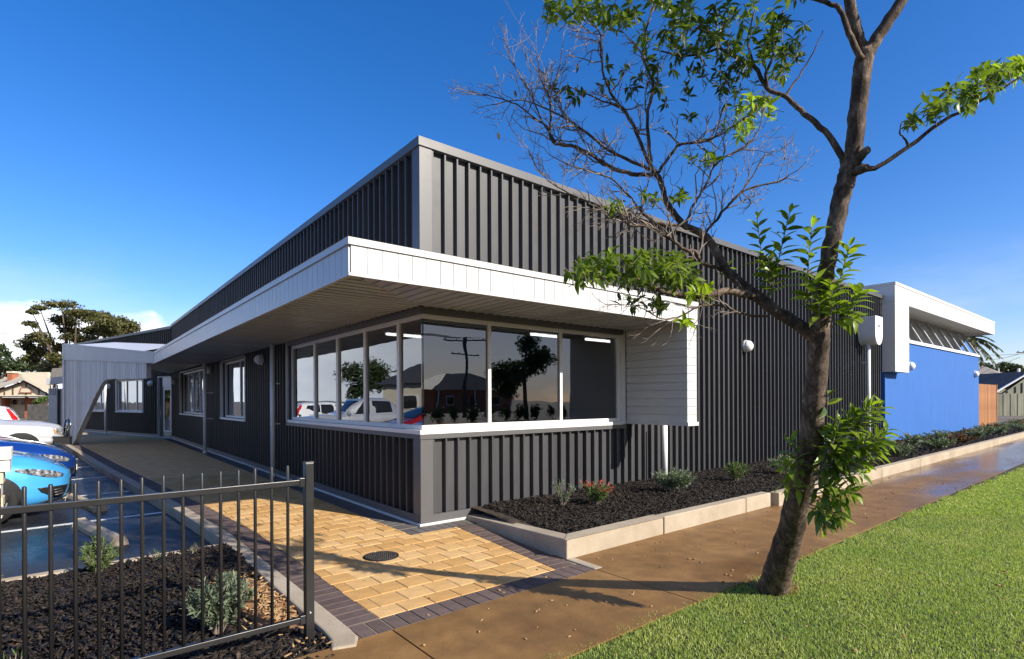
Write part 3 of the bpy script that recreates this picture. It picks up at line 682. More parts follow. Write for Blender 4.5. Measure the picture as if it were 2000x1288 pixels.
window(bld, (0, 0), (1, 0), (0, -1), .052, 3.72, SILL, HEAD, [1.07, 2.39], ends=(False, True), trim=False, name='corner_window')
window(bld, (0, 0), (0, 1), (-1, 0), .0545, 5.0, SILL, HEAD, [.67, 1.70, 2.74, 3.77], ends=(False, True), trim=False, name='corner_window', mw=.075)
part('corner_sill', 'frame', lambda b: (b.box(-.02, 3.72, -.022, .06, 1.092, 1.144), b.box(-.0205, .06, .06, 5.05, 1.0925, 1.1435)), bevel=.004)
part('sill_flashing', 'clad_trim', lambda b: (b.box(-.016, 3.80, -.018, .05, 1.035, 1.091), b.box(-.0165, .05, .05, 5.14, 1.0355, 1.0905)))
part('head_flashing', 'clad_trim', lambda b: (b.box(-.004, 3.76, -.004, .1, 2.553, 2.625), b.box(-.0045, .1, .1, 5.12, 2.5535, 2.6245)))
part('reveal', 'clad_trim', lambda b: b.box(-.004, .12, 5.03, 5.12, 1.10, 2.55))
part('reveal_edge', 'frame', lambda b: b.box(-.016, -.002, 5.12, 5.14, 1.10, 2.62))
part('reveal', 'frame', lambda b: b.box(3.722, 3.80, -.004, .12, 1.10, 2.62))
for u0, u1, ml in ((8.36, 11.0, [9.28]), (13.32, 18.13, [14.76, 15.93, 16.89])):
    window(bld, (0, 0), (0, 1), (-1, 0), u0, u1, 1.07, 2.56, ml, inset=.10)
for u0, u1, ml in ((2.84, 5.83, [3.7, 4.8]), (7.3, 9.48, [8.0, 8.8])):
    window(bld, BO, DB[:2], NB[:2], u0, u1, 1.07, 2.50, ml, inset=.08)
# door at the bend
def bent(s, nn, z): return Vector((0, 20.3, z)) + DB*s + NB*nn
door = part('door', 'frame', lambda b: (b.obox(bent(.14, -.05, .05), DB*.09, -NB*.05, UPZ*2.05), b.obox(bent(.78, -.05, .05), DB*.09, -NB*.05, UPZ*2.05), b.obox(bent(.23, -.05, .05), DB*.55, -NB*.05, UPZ*.26), b.obox(bent(.23, -.05, 1.98), DB*.55, -NB*.05, UPZ*.12)))
part('pane', 'glass', lambda b: b.obox(bent(.23, -.07, .31), DB*.55, -NB*.006, UPZ*1.67), door)
part('transom', 'frame', lambda b: b.obox(bent(.10, -.03, 2.11), DB*.80, -NB*.08, UPZ*.40), door)
part('jamb', 'frame', lambda b: (b.obox(bent(1.26, .012, .03), DB*.022, -NB*.1, UPZ*2.53), b.obox(bent(.09, .012, 2.52), DB*1.17, -NB*.1, UPZ*.025)), door)
part('side_panel', 'clad_trim', lambda b: b.obox(bent(.88, -.10, .03), DB*.40, -NB*.02, UPZ*2.48), door)
part('handle', 'chrome', lambda b: b.tube([bent(.82, .04, 1.22), bent(.82, .075, 1.16), bent(.82, .075, .86), bent(.82, .04, .80)], .014, 8), door, smooth=True)
part('kick_plate', 'chrome', lambda b: b.obox(bent(.15, -.046, .06), DB*.71, -NB*.003, UPZ*.2), door)

# ------------------------------------------------------------------ awning
ZB, ZT = 2.62, 2.955
AC = Vector((-1.31, -1.06, 0)); AF = Vector((4.07, -1.135, 0)); AL = Vector((-1.31, 13.2, 0))
deck = MB()
deck.prism([(-1.295, -1.045, 2.645), (4.05, -1.12, 2.645), (4.05, -.02, 2.645), (-.03, -.02, 2.645), (-.03, 13.2, 2.645), (-1.295, 13.2, 2.645)], (0, 0, .29))
awn = deck.build('awning', M['soffit'], bld)
def boards(A, B, nrm, z0, z1, pitch, mat, parent, name, th=.014, gap=.007):
    A = Vector(A); B = Vector(B); L = (B - A).length; d = (B - A) / L; nrm = Vector(nrm); k = 0; n = round(L / pitch); st = L / n
    b = MB(); b.obox(Vector((0, 0, 0)), Vector((st - gap, 0, 0)), Vector((0, -th, 0)), Vector((0, 0, z1 - z0))); me = b.mesh(name, M[mat])
    for i in range(n):
        p = A + d * (st * i + gap / 2); o = bpy.data.objects.new(name, me); COL.objects.link(o); o.parent = parent
        inv = parent.matrix_parent_inverse if False else None
        o.matrix_basis = Matrix(((d.x, -nrm.x, 0, p.x), (d.y, -nrm.y, 0, p.y), (0, 0, 1, z0), (0, 0, 0, 1)))
fd = (AF - AC).normalized(); fn = Vector((fd.y, -fd.x, 0))
boards(AC, AL, (-1, 0, 0), 2.640, 2.888, .155, 'white', awn, 'fascia_board')
boards(AC, AF, fn, 2.640, 2.888, .155, 'white', awn, 'fascia_board')
part('fascia_cap', 'white', lambda b: b.prism([(-1.338, -1.088, 2.89), (4.085, -1.165, 2.89), (4.085, -1.09, 2.89), (-1.26, -1.01, 2.89), (-1.26, 13.2, 2.89), (-1.338, 13.2, 2.89)], (0, 0, .066)), awn, .004)
part('fascia_lip', 'white', lambda b: b.prism([(-1.334, -1.084, 2.612), (4.08, -1.16, 2.612), (4.08, -1.12, 2.612), (-1.298, -1.045, 2.612), (-1.298, 13.2, 2.612), (-1.334, 13.2, 2.612)], (0, 0, .027)), awn)
sp_ = .148; y = -1.04
xm = lambda y: min(-.02, y * 1.31 / 1.06)
while y < 13.15:
    y1 = min(y + sp_, 13.2)
    b = MB(); b.prism([(-1.29, y + .003, 2.628), (xm(y) - .004, y + .003, 2.628), (xm(y1) - .004, y1 - .003, 2.628), (-1.29, y1 - .003, 2.628)], (0, 0, .014)); b.prism([(-1.29, y + .004, 2.618), (xm(y) - .004, y + .004, 2.618), (xm(y + .022) - .004, y + .022, 2.618), (-1.29, y + .022, 2.618)], (0, 0, .0105)); b.build('soffit_board', M['soffit'], awn); y = y1
x = -1.29
while x < 3.80:
    x1 = min(x + sp_, 3.815); ym = lambda x: min(-.02, x * 1.06 / 1.31)
    b = MB(); b.prism([(x + .003, -1.05, 2.628), (x1 - .003, -1.05, 2.628), (x1 - .003, ym(x1) - .004, 2.628), (x + .003, ym(x) - .004, 2.628)], (0, 0, .014))
    b.prism([(x + .004, -1.05, 2.618), (x + .022, -1.05, 2.618), (x + .022, ym(x + .022) - .004, 2.618), (x + .004, ym(x) - .004, 2.618)], (0, 0, .0105))
    if ym(x) > -1.02: b.build('soffit_board', M['soffit'], awn)
    x = x1
# fin at the end of the front awning
fin = part('fin', 'white', lambda b: b.box(3.835, 4.055, -1.118, -.03, 1.14, 2.64))
nb = 12; h = (2.62 - 1.145) / nb
bmL = MB(); bmL.box(-.016, 0, -1.115, -.0, 0, h - .006); meL = bmL.mesh('fin_board', M['white'])
bmF = MB(); bmF.box(3.822, 4.062, -.016, 0, 0, h - .006); meF = bmF.mesh('fin_board', M['white'])
for i in range(nb):
    o = link('fin_board', meL, fin); o.location = (3.836, -.005, 1.147 + i*h)
    o = link('fin_board', meF, fin); o.location = (0, -1.119, 1.147 + i*h)
for z0, z1 in ((2.640, 2.76), (2.765, 2.888)): part('fin_board', 'white', lambda b: b.box(3.83, 4.062, -1.158, -1.149, z0, z1), fin)
part('fin_base_trim', 'white', lambda b: (b.box(3.805, 4.085, -1.158, -1.137, 1.105, 1.16), b.box(3.805, 3.82, -1.136, -.01, 1.105, 1.16), b.box(4.056, 4.085, -1.136, -.02, 1.105, 1.16), b.box(3.825, 4.05, -1.130, -.02, 1.108, 1.138)), fin)
part('fin_side', 'white', lambda b: b.box(4.0555, 4.07, -1.135, -.02, 1.16, 2.95), fin)
# canopy beyond the bend: rising fascia, grey boarded leg
KP = Vector((-1.31, 13.2, 0)); LP = Vector((-3.40, 19.75, 0)); kd = (LP - KP); KL = kd.length; kd.normalize(); kn = Vector((-kd.y, kd.x, 0))
if kn.x > 0: kn = -kn
zt = lambda s: 2.955 + (3.62 - 2.955) * s / KL
zb = lambda s: 2.62 + (3.02 - 2.62) * s / KL
can = part('entry_canopy', 'greypanel', lambda b: (
    b.add([KP + UPZ*2.66, LP + UPZ*3.06, LP - kn*2.2 + UPZ*2.9, Vector((-.03, 20.3, 2.66)), Vector((-.03, 13.2, 2.66)),
           KP + UPZ*2.93, LP + UPZ*3.58, LP - kn*2.2 + UPZ*3.66, Vector((-.03, 20.3, 3.3)), Vector((-.03, 13.2, 2.95))],
          [(0, 1, 2), (0, 2, 3), (0, 3, 4), (5, 7, 6), (5, 8, 7), (5, 9, 8), (0, 5, 6, 1), (1, 6, 7, 2), (2, 7, 8, 3), (3, 8, 9, 4), (4, 9, 5, 0)])))
def skew(s0, s1, lo, hi, off, th, name, mat, parent):
    b = MB(); b.prism([KP + kd*s0 + kn*off + UPZ*lo(s0), KP + kd*s1 + kn*off + UPZ*lo(s1), KP + kd*s1 + kn*off + UPZ*hi(s1), KP + kd*s0 + kn*off + UPZ*hi(s0)], -kn*th); return b.build(name, M[mat], parent)
n = 30
for i in range(n): skew(KL*i/n + .004, KL*(i+1)/n - .004, lambda s: zb(s) + .02, lambda s: zt(s) - .06, .022, .02, 'fascia_board', 'white', can)
skew(0, KL, lambda s: zt(s) - .058, zt, .034, .05, 'fascia_cap', 'white', can); skew(0, KL, zb, lambda s: zb(s) + .018, .030, .05, 'fascia_lip', 'white', can)
def low(s):
    P = [(.5, 2.19), (3.15, 2.24), (3.5, 2.18), (3.8, 2.0), (4.3, 1.60), (5.0, .97), (5.5, .52), (6.05, 0), (7.2, .0)]
    for (a, za), (c, zc) in zip(P, P[1:]):
        if s <= c: return za + (zc - za) * (s - a) / (c - a)
    return 0
s = .52
while s < KL - .14:
    s1 = min(s + .16, KL - .12); skew(s + .012, s1 - .012, low, zb, -.005, .045, 'leg_board', 'greypanel', can); s = s1
for s0, s1 in ((.55, 3.15), (3.15, 3.5), (3.5, 3.8), (3.8, 4.3), (4.3, 5.0), (5.0, 5.5), (5.5, 6.05), (6.05, KL - .14)): skew(s0, s1, lambda s: low(s) + .02, zb, -.05, .10, 'leg_core', 'greypanel', can)
skew(KL - .12, KL + .02, lambda s: 0, zt, .03, .18, 'corner_post', 'white', can)
part('canopy_roof', 'white', lambda b: b.add([KP + kd*1.0 - kn*.04 + UPZ*3.02, LP - kn*.04 + UPZ*3.55, LP - kn*1.6 + UPZ*3.80, KP + kd*1.0 - kn*1.2 + UPZ*3.32], [(0, 1, 2, 3)]), can)
# interior behind the glass
inn = part('interior_floor', 'carpet', lambda b: b.box(.25, 7.6, .25, 19.5, -.05, .02))
for ky, (x, y, w_, d_) in enumerate(((2.3, 2.6, 1.6, .8), (4.6, 3.4, 1.6, .8), (1.3, 4.6, .8, 1.5))):
    t = thing('office_desk', ('desk seen faintly through the middle front window', 'desk deep inside behind the right-hand front window', 'desk inside behind the side windows')[ky], 'desk', (x, y, .02), 'desks inside the building')
    b = MB(); b.box(x - w_/2, x + w_/2, y - d_/2, y + d_/2, .70, .735); b.build('desk_top', M['frame'], t)
    for sx_ in (-1, 1):
        b = MB(); b.box(x + sx_*(w_/2 - .04) - .02, x + sx_*(w_/2 - .04) + .02, y - d_/2 + .03, y + d_/2 - .03, .02, .70); b.build('leg_panel', M['greypanel'], t)
    b = MB(); b.box(x - .28, x + .28, y - .02, y + .02, .86, 1.22); b.box(x - .03, x + .03, y - .02, y + .03, .735, .86); b.build('monitor', M['dark'], t)
part('interior_wall', 'interior', lambda b: b.box(7.6, 7.7, .25, 20, 0, 2.7)); part('interior_wall', 'interior', lambda b: b.box(.3, 7.6, 7.4, 7.5, 0, 2.7)); part('ceiling', 'interior', lambda b: b.box(.25, 7.6, .25, 19.5, 2.66, 2.72))
for k, (u, v, d, lab) in enumerate(((1066, 655, 8.3, 'lit fluorescent batten seen through the middle front window'), (1168, 666, 9.0, 'lit fluorescent batten seen through the right-hand front window'), (790, 636, 8.2, 'lit fluorescent batten seen through the side window nearest the corner'))):
    p = at(u, v, d); p.z = 2.48
    t = thing('ceiling_light', lab, 'light', (p.x, p.y, 2.55))
    b = MB(); b.box(p.x - .32, p.x + .32, p.y - .06, p.y + .06, p.z + .02, p.z + .07); b.build('batten', M['frame'], t)
    b = MB(); b.tube([(p.x - .30, p.y, p.z), (p.x + .30, p.y, p.z)], .019, 8); b.build('tube', M['tube'], t)
t = thing('carton', 'small red and yellow carton on the inner sill at the glass corner', 'carton', (.42, .36, 1.16))
b = MB(); b.box(.30, .54, .28, .44, 1.06, 1.20); b.build('box', M['p_red'], t)
b = MB(); b.box(.31, .53, .285, .435, 1.201, 1.213); b.build('lid', M['orange'], t)
part('inner_sill', 'interior', lambda b: b.box(.14, 3.7, .14, .6, 1.0, 1.055))

# ------------------------------------------------------------------ downpipes, rain head, wall lights
def downpipe(x, y, z0, z1, label, br=(), side=(1, 0)):
    t = thing('downpipe', label, 'downpipe', (x, y, z0), 'white round downpipes')
    b = MB(); b.tube([(x, y, z0), (x, y, z1)], .047, 20); b.build('pipe', M['pipe'], t, True)
    b = MB(); b.tube([(x, y, z0 + .002), (x, y, z0 + .07)], .053, 20); b.build('collar', M['pipe'], t, True)
    for z in br:
        b = MB(); b.lathe((x, y, z), [(.050, -.015), (.053, -.015), (.053, .015), (.050, .015)], sides=20); b.obox((x, y - .012, z - .012), (side[0], 0, 0), (0, .024, 0), (0, 0, .024)); b.build('bracket', M['frame'], t)
downpipe(-.13, 5.60, 0, 2.63, 'white downpipe on the shaded side wall just left of the corner windows', (1.05, 1.85), (.13, 0))
downpipe(-.22, 12.0, 0, 2.63, 'white downpipe between the two side windows of the shaded wall', (1.0, 1.75), (.21, 0))
downpipe(-1.92, 26.2, 0, 2.75, 'farthest white downpipe, under the entry canopy', (), (.2, 0))
downpipe(4.50, -.26, .10, 1.11, 'short white downpipe rising from the mulch under the boxed fin')
t = thing('rain_head', 'white rain head with rounded front and its pipe near the blue wall', 'rain head', (14.3, -.2, .1))
prof = [(13.76, 3.78), (13.76, 3.30)] + [(14.33 - .57*math.cos(R(a)), 3.30 - .30*math.sin(R(a))) for a in range(10, 171, 16)] + [(14.90, 3.30), (14.90, 3.78)]
prof = [(13.98 + (x - 13.76) * .5, z) for x, z in prof]
b = MB(); b.prism([(x, -.44, z) for x, z in prof], (0, .42, 0)); b.build('box', M['pipe'], t, bevel=.01)
b = MB(); b.box(14.19, 14.33, -.444, -.438, 3.50, 3.54); b.build('overflow_slot', M['dark'], t)
b = MB(); b.tube([(14.2, -.2, .1), (14.2, -.2, 3.05)], .05, 18); b.build('pipe', M['pipe'], t, True)
for z in (1.4, 2.5):
    b = MB(); b.obox((14.2, -.21, z), (0, .2, 0), (.03, 0, 0), (0, 0, .03)); b.build('bracket', M['frame'], t)
def wall_light(p, n, label, r=.105):
    p = Vector(p); n = Vector(n).normalized(); t = thing('wall_light', label, 'wall light', p, 'bulkhead wall lights')
    b = MB(); b.lathe(p, [(r, 0), (r, .03), (r*.96, .035)], n, 24); b.build('base', M['lamp'], t)
    b = MB(); b.lathe(p + n*.035, [(r*.95, 0), (r*.9, .04), (r*.72, .085), (r*.4, .115), (.004, .125)], n, 24); b.build('lens', M['lens'], t, True)
    s = n.cross(UPZ)
    b = MB(); b.tube([p + n*.05 + s*r*1.0, p + n*.10 + s*r*.78, p + n*.158, p + n*.10 - s*r*.78, p + n*.05 - s*r*1.0], .011, 8); b.build('guard_band', M['lamp'], t, True)
wall_light((7.70, -.002, 2.60), (0, -1, 0), 'white bulkhead light high on the sunlit ribbed front wall', .13)
for y, z, lab in ((6.85, 2.40, 'shaded wall light between the near downpipe and the side window'), (12.45, 2.42, 'shaded wall light just beyond the second downpipe'), (19.2, 2.28, 'wall light on the shaded wall just right of the glass door')):
    wall_light((-.002, y, z), (-1, 0, 0), lab, .12)
for s, z, lab in ((1.9, 2.28, 'wall light on the shaded wall just left of the glass door'), (6.6, 2.24, 'wall light beside the farthest downpipe under the canopy')):
    p = bent(s, 0, z); wall_light(p, NB, lab, .13)

# ================================================================== annexe with the blue wall
ann = thing('blue_annexe', 'blue rendered annexe with white boxed overhang and raked clerestory windows', 'building', (16.2, 0, 0))
pa = lambda name, mat, f, parent=ann, bevel=0: part(name, mat, f, parent, bevel)
pa('blue_wall', 'bluewall', lambda b: b.box(16.12, 28.64, 0, .25, -.1, 3.34))
pa('end_wall', 'bluewall', lambda b: b.box(28.44, 28.639, .25, 9, -.1, 3.33))
pa('return_wall', 'bluewall', lambda b: b.box(16.06, 16.115, -.05, .3, -.1, 2.34))
fr_ = pa('overhang', 'white2', lambda b: b.box(16.06, 29.99, -.305, 3.0, 4.43, 4.93))
pa('roof_cap', 'white2', lambda b: b.box(16.03, 30.03, -.345, 3.0, 4.932, 5.02), fr_, .005)
for x0, x1, z0, z1 in ((16.055, 17.37, 4.425, 4.93), (17.374, 21.9, 4.425, 4.93), (21.904, 26.2, 4.425, 4.93), (26.204, 30.0, 4.425, 4.93), (16.055, 17.37, 3.16, 4.42), (16.055, 17.37, 2.31, 3.155)):
    pa('facing_panel', 'white2', lambda b: b.box(x0 + .003, x1 - .003, -.325, -.306, z0, z1), fr_)
for z0, z1 in ((4.425, 4.93), (3.16, 4.42), (2.31, 3.155)): pa('side_panel', 'white2', lambda b: b.box(16.04, 16.058, -.324, .02 if z1 < 4.6 else 3, z0, z1), fr_)
pa('pier', 'white2', lambda b: b.box(16.06, 17.36, -.304, -.004, 2.32, 4.428), fr_)
pa('pier_side', 'white2', lambda b: b.box(17.361, 17.372, -.324, .0, 2.31, 4.424), fr_)
# raked glazing: sill at the wall face, head set back
sl_ = pa('sill', 'frame', lambda b: b.box(17.38, 28.66, -.05, .12, 3.342, 3.43))
NW = 8; x0 = 17.45; x1 = 28.6; st = (x1 - x0) / NW
for i in range(NW + 1):
    xx = x0 + st*i; pa('mullion', 'frame', lambda b: b.obox((xx - .04, .0, 3.43), (.08, 0, 0), (0, .09, 0), (0, .52, 1.0)), sl_)
for i in range(NW):
    a = x0 + st*i + .05; c = a + st - .10; off = -.05 if i % 2 else 0
    pa('pane', 'glass', lambda b: b.obox((a, .05, 3.43), (c - a, 0, 0), (0, .006, 0), (0, .52, 1.0)), sl_)
    pa('bottom_rail', 'frame', lambda b: b.obox((a, .02, 3.431), (c - a, 0, 0), (0, .06, 0), (0, .026, .05)), sl_); pa('top_rail', 'frame', lambda b: b.obox((a, .50, 4.35), (c - a, 0, 0), (0, .06, 0), (0, .026, .05)), sl_)
pa('inner_wall', 'interior', lambda b: b.box(16.3, 28.4, 3.2, 3.3, 0, 4.42)); pa('inner_floor', 'interior', lambda b: b.box(16.3, 28.4, .26, 3.2, 3.0, 3.1)); pa('roof', 'roofgrey', lambda b: b.box(16.3, 29.8, 3.0, 9, 4.45, 4.6))
wall_light((27.85, -.002, 2.56), (0, -1, 0), 'white wall light at the right-hand end of the blue wall', .15)
wall_light((18.65, -.002, 2.58), (0, -1, 0), 'wall light on the blue wall beside the white pier', .15)
# timber gate
gt = thing('timber_gate', 'two-leaf orange timber slat gate beside the blue wall', 'gate', (30.6, .05, 0))
for x0, x1 in ((28.70, 30.55), (30.62, 32.5)):
    leaf = part('gate_leaf', 'timber', lambda b: (b.box(x0, x1, .05, .10, .35, .45), b.box(x0, x1, .05, .10, 1.75, 1.85)), gt)
    n = 20; st = (x1 - x0) / n; bb = MB(); bb.box(0, st - .012, 0, .03, 0, 1.98); me = bb.mesh('slat', M['timber'])
    for i in range(n): o = link('slat', me, leaf); o.location = (x0 + st*i, .018, .16)
part('post', 'steel', lambda b: b.box(30.56, 30.61, .02, .08, 0, 2.16), gt); part('post', 'timber', lambda b: b.box(32.52, 32.62, .0, .1, 0, 2.18), gt)
part('threshold', 'slab', lambda b: b.box(29.6, 32.7, -.06, .14, -.05, .13), gt)

# ================================================================== steel fence in the foreground
fe = thing('steel_fence', 'black steel picket fence in the foreground mulch bed', 'fence', (-2.07, -2.2, 0))
bb = MB(); bb.lathe((0, 0, 0), [(.0095, .085), (.0095, 1.09), (.007, 1.095), (.002, 1.097)], sides=10); me = bb.mesh('picket', M['steel'], True)
for i in range(38): link('picket', me, fe, loc=(-2.197 - .0943*i + random.uniform(-.002, .002), -2.2, random.uniform(-.002, .002)))
for z in (.115, .985):
    part('rail', 'steel', lambda b: b.box(-5.75, -2.103, -2.217, -2.183, z - .017, z + .017), fe, .003)
part('post', 'steel', lambda b: b.box(-2.096, -2.043, -2.227, -2.173, -.1, 1.105), fe, .004)
part('post_cap', 'steel', lambda b: b.box(-2.098, -2.041, -2.229, -2.171, 1.106, 1.112), fe, .003)
for z in (.115, .985): part('bracket', 'steel', lambda b: b.box(-2.13, -2.097, -2.222, -2.178, z - .028, z + .028), fe, .003)
b = MB(); b.tube([(-2.07, -2.228, .155), (-2.07, -2.232, .155)], .006, 8); b.build('bolt', M['chrome'], fe)

# ------------------------------------------------------------------ stacked number blocks at the left edge
LX = -3.83
lb = thing('letterbox_pillar', 'pillar of stacked white blocks painted with house numbers 56 and 6', 'letterbox', (LX, .62, -.05))
def textmesh(s, size):
    c = bpy.data.curves.new('txt', 'FONT'); c.body = s; c.size = size; c.extrude = .0015; c.align_x = 'CENTER'; c.align_y = 'CENTER'
    o = bpy.data.objects.new('txt', c); COL.objects.link(o); dg = bpy.context.evaluated_depsgraph_get(); me = bpy.data.meshes.new_from_object(o.evaluated_get(dg))
    bpy.data.objects.remove(o); me.materials.clear(); me.materials.append(M['ink']); return me
z = -.1
for h_, hw, mt, tx in ((.62, .095, 'letterold', None), (.095, .135, 'letter', '6'), (.088, .142, 'letterold', None), (.108, .13, 'letter', None), (.10, .145, 'letterold', '56'), (.10, .185, 'letter', None), (.11, .195, 'letter', None)):
    o = part('block', mt, lambda b: b.box(LX - hw, LX + hw, .62 - .10, .62 + .10, z + .004, z + h_ - .004), lb, .006)
    if tx:
        t = link('numerals', textmesh(tx, .075), o); t.location = (LX + (.085 if tx == '56' else .095), .5185, z + h_/2); t.rotation_euler = (math.pi/2, 0, 0)
    z += h_

# ================================================================== cars
def section(W, lo, bz, T, rw):
    c = T - bz
    return [(0, lo), (.55*W, lo), (.84*W, lo + .01), (.955*W, lo + .07), (.99*W, lo + .16), (W, lo + .34*(bz - lo) + .08), (.995*W, lo + .66*(bz - lo)), (.975*W, bz - .07), (.945*W, bz - .015),
            (.90*W, bz + .03*min(1, c/.3)), (.62*.9*W + .38*rw, bz + .42*c), (.25*.9*W + .75*rw, bz + .80*c), (rw*.97, bz + .93*c), (rw*.80, bz + .985*c), (rw*.4, T), (0, T + .004)]
class Shell:                       # lofted car body: stations along x, smoothed
    def __init__(s, S, n=120):
        S = sorted(S); xs = np.array([q[0] for q in S]); A = np.array([q[1:] for q in S]); t = np.linspace(0, 1, n)
        s.x = xs[0] + (xs[-1] - xs[0]) * (1 - (1 - t) ** 1.35)
        P = np.stack([np.interp(s.x, xs, A[:, k]) for k in range(A.shape[1])], -1)
        for _ in range(5): P[1:-1] = (P[:-2] + 2*P[1:-1] + P[2:]) / 4
        s.P = P
    def sec(s, x): return section(*[float(np.interp(x, s.x, s.P[:, k])) for k in range(5)])
    def y(s, x, z):
        h = s.sec(x)
        for (y0, z0), (y1, z1) in zip(h[2:], h[3:]):
            if z0 <= z <= z1: return y0 + (y1 - y0) * ((z - z0) / (z1 - z0) if z1 > z0 else 0)
        return 0.
    def top(s, x): return s.sec(x)[-1][1]
    def xf(s, y, z, x0=None, x1=None):      # nose (or tail) surface at a given y, z
        a = s.x[-1]; c = a - 1.4
        if s.y(a, z) >= y: return a
        for _ in range(40):
            m = (a + c) / 2
            if s.y(m, z) >= y: c = m
            else: a = m
        return c
    def mesh(s):
        rings = []
        for xi in s.x:
            h = s.sec(xi); rings.append([(xi, -yy, zz) for yy, zz in h] + [(xi, yy, zz) for yy, zz in h[-2:0:-1]])
        m = len(rings[0]); V = [p for r in rings for p in r]; k = len(rings)
        F = [(i*m+j, i*m+(j+1) % m, (i+1)*m+(j+1) % m, (i+1)*m+j) for i in range(k-1) for j in range(m)] + [tuple(range(m))[::-1], tuple((k-1)*m + j for j in range(m))]
        b = MB(); b.add(V, F); return b
def patch(t, name, mat, fn, nu=12, nv=6):   # thin skin over the shell: fn(a, b) gives a point for a, b in 0..1
    b = MB(); b.add([fn(i/nu, j/nv) for i in range(nu+1) for j in range(nv+1)], [(i*(nv+1)+j, (i+1)*(nv+1)+j, (i+1)*(nv+1)+j+1, i*(nv+1)+j+1) for i in range(nu) for j in range(nv)])
    me = b.mesh(name, M[mat], True); o = link(name, me, t); md = o.modifiers.new('thick', 'SOLIDIFY'); md.thickness = .008; md.offset = 0; return o
def lerp2(P, a):                   # piecewise-linear through points
    x = a * (len(P) - 1); i = min(int(x), len(P) - 2); f = x - i; return tuple(p + (q - p)*f for p, q in zip(P[i], P[i+1]))
def car(name, label, pos, rz, S, wheels, rad, paintm, nose, sides, top, extra=None, track=.74, mirror=None):
    t = thing(name, label, 'car', pos, 'cars parked in the bays', rz, True); sh = Shell(S)
    me = sh.mesh().mesh('body', M[paintm], True); ob = bpy.data.objects.new('tmp', me); COL.objects.link(ob); cs = []
    bmx = bmesh.new(); bmx.from_mesh(me); bmesh.ops.recalc_face_normals(bmx, faces=bmx.faces); bmx.to_mesh(me); bmx.free()
    for wx in wheels:
        for sgn in (-1, 1):
            b = MB(); b.tube([(wx, sgn*.56, rad), (wx, sgn*1.3, rad)], rad + .055, 40); c = b.build('cut', M['dark'])
            md = ob.modifiers.new('b', 'BOOLEAN'); md.object = c; md.operation = 'DIFFERENCE'; md.solver = 'EXACT'; cs.append(c)
    dg = bpy.context.evaluated_depsgraph_get(); res = bpy.data.meshes.new_from_object(ob.evaluated_get(dg))
    for c in cs + [ob]: bpy.data.objects.remove(c)
    vs = [v.co.copy() for v in res.vertices]; groups = {}
    for p in res.polygons:
        c = p.center; groups.setdefault('arch_liner' if any(abs(c.y) > .5 and math.hypot(c.x - wx, c.z - rad) < rad + .052 for wx in wheels) else 'body', []).append(tuple(p.vertices))
    liners = {}
    for f in groups.pop('arch_liner', []): liners.setdefault((sum(vs[i].x for i in f)/len(f) > sum(wheels)/2, sum(vs[i].y for i in f) > 0), []).append(f)
    for nm, fs in list(groups.items()) + [('arch_liner', f) for f in liners.values()]:
        used = sorted({i for f in fs for i in f}); mp_ = {i: k for k, i in enumerate(used)}; b = MB(); b.add([vs[i] for i in used], [tuple(mp_[i] for i in f) for f in fs])
        link(nm, b.mesh(nm, M[paintm if nm == 'body' else 'dark'], True), t)
    for nm, mt, lo_, hi_, both in nose:       # outlines (y, z) on the nose, lower and upper edge
        for sgn in ((-1, 1) if both else (1,)):
            def fn(a, c, sgn=sgn):
                (y0, z0), (y1, z1) = lerp2(lo_, a), lerp2(hi_, a); y = y0 + (y1 - y0)*c; z = z0 + (z1 - z0)*c; return (sh.xf(abs(y), z) + .006, sgn*y*1.004, z)
            patch(t, nm, mt, fn)
    for nm, mt, lo_, hi_ in sides:            # outlines (x, z) on the flanks
        for sgn in (-1, 1):
            def fn(a, c, sgn=sgn):
                (x0, z0), (x1, z1) = lerp2(lo_, a), lerp2(hi_, a); x = x0 + (x1 - x0)*c; z = z0 + (z1 - z0)*c; return (x, sgn*(sh.y(x, z) + .006), z)
            patch(t, nm, mt, fn)
    for nm, mt, x0, x1, f in top:             # windscreen and rear window: strips over the top
        def fn(a, c):
            x = x0 + (x1 - x0)*a; h = sh.sec(x); yy = (c*2 - 1)*h[12][0]*f; zz = float(np.interp(abs(yy), [h[15][0], h[14][0], h[13][0], h[12][0]], [h[15][1], h[14][1], h[13][1], h[12][1]])); return (x, yy, zz + .007)
        patch(t, nm, mt, fn, 12, 12)
    for wx in wheels:
        for sgn in (-1, 1):
            c = Vector((wx, sgn*track, rad)); ax = (0, sgn, 0)
            b = MB(); b.lathe(c, [(rad*.62, -.10), (rad*.93, -.10), (rad, -.07), (rad, .07), (rad*.94, .095), (rad*.66, .10), (rad*.64, .06)], ax, 30); wh = link('wheel', b.mesh('wheel', M['rubber'], True), t)
            b = MB(); b.lathe(c, [(rad*.65, .02), (rad*.65, .085), (rad*.60, .085), (rad*.56, .03), (rad*.2, .05), (rad*.17, .075), (.004, .078)], ax, 30)
            for k in range(7):
                a = 2*math.pi*k/7; dx, dz = math.cos(a), math.sin(a); b.obox(c + Vector((dx*.04 - dz*.02, sgn*.045, dz*.04 + dx*.02)), Vector((dx, 0, dz))*rad*.56, Vector((dz, 0, -dx))*.04, Vector((0, sgn*.03, 0)))
            link('rim', b.mesh('rim', M['alloy']), wh)
    if mirror:
        for sgn in (-1, 1):
            b = MB(); b.lathe((mirror[0], sgn*mirror[1], mirror[2]), [(.01, 0), (.07, .01), (.075, .08), (.05, .15), (.01, .17)], (0, sgn, .12), 14); link('mirror', b.mesh('mirror', M[paintm], True), t)
    if extra: extra(t)
    return t
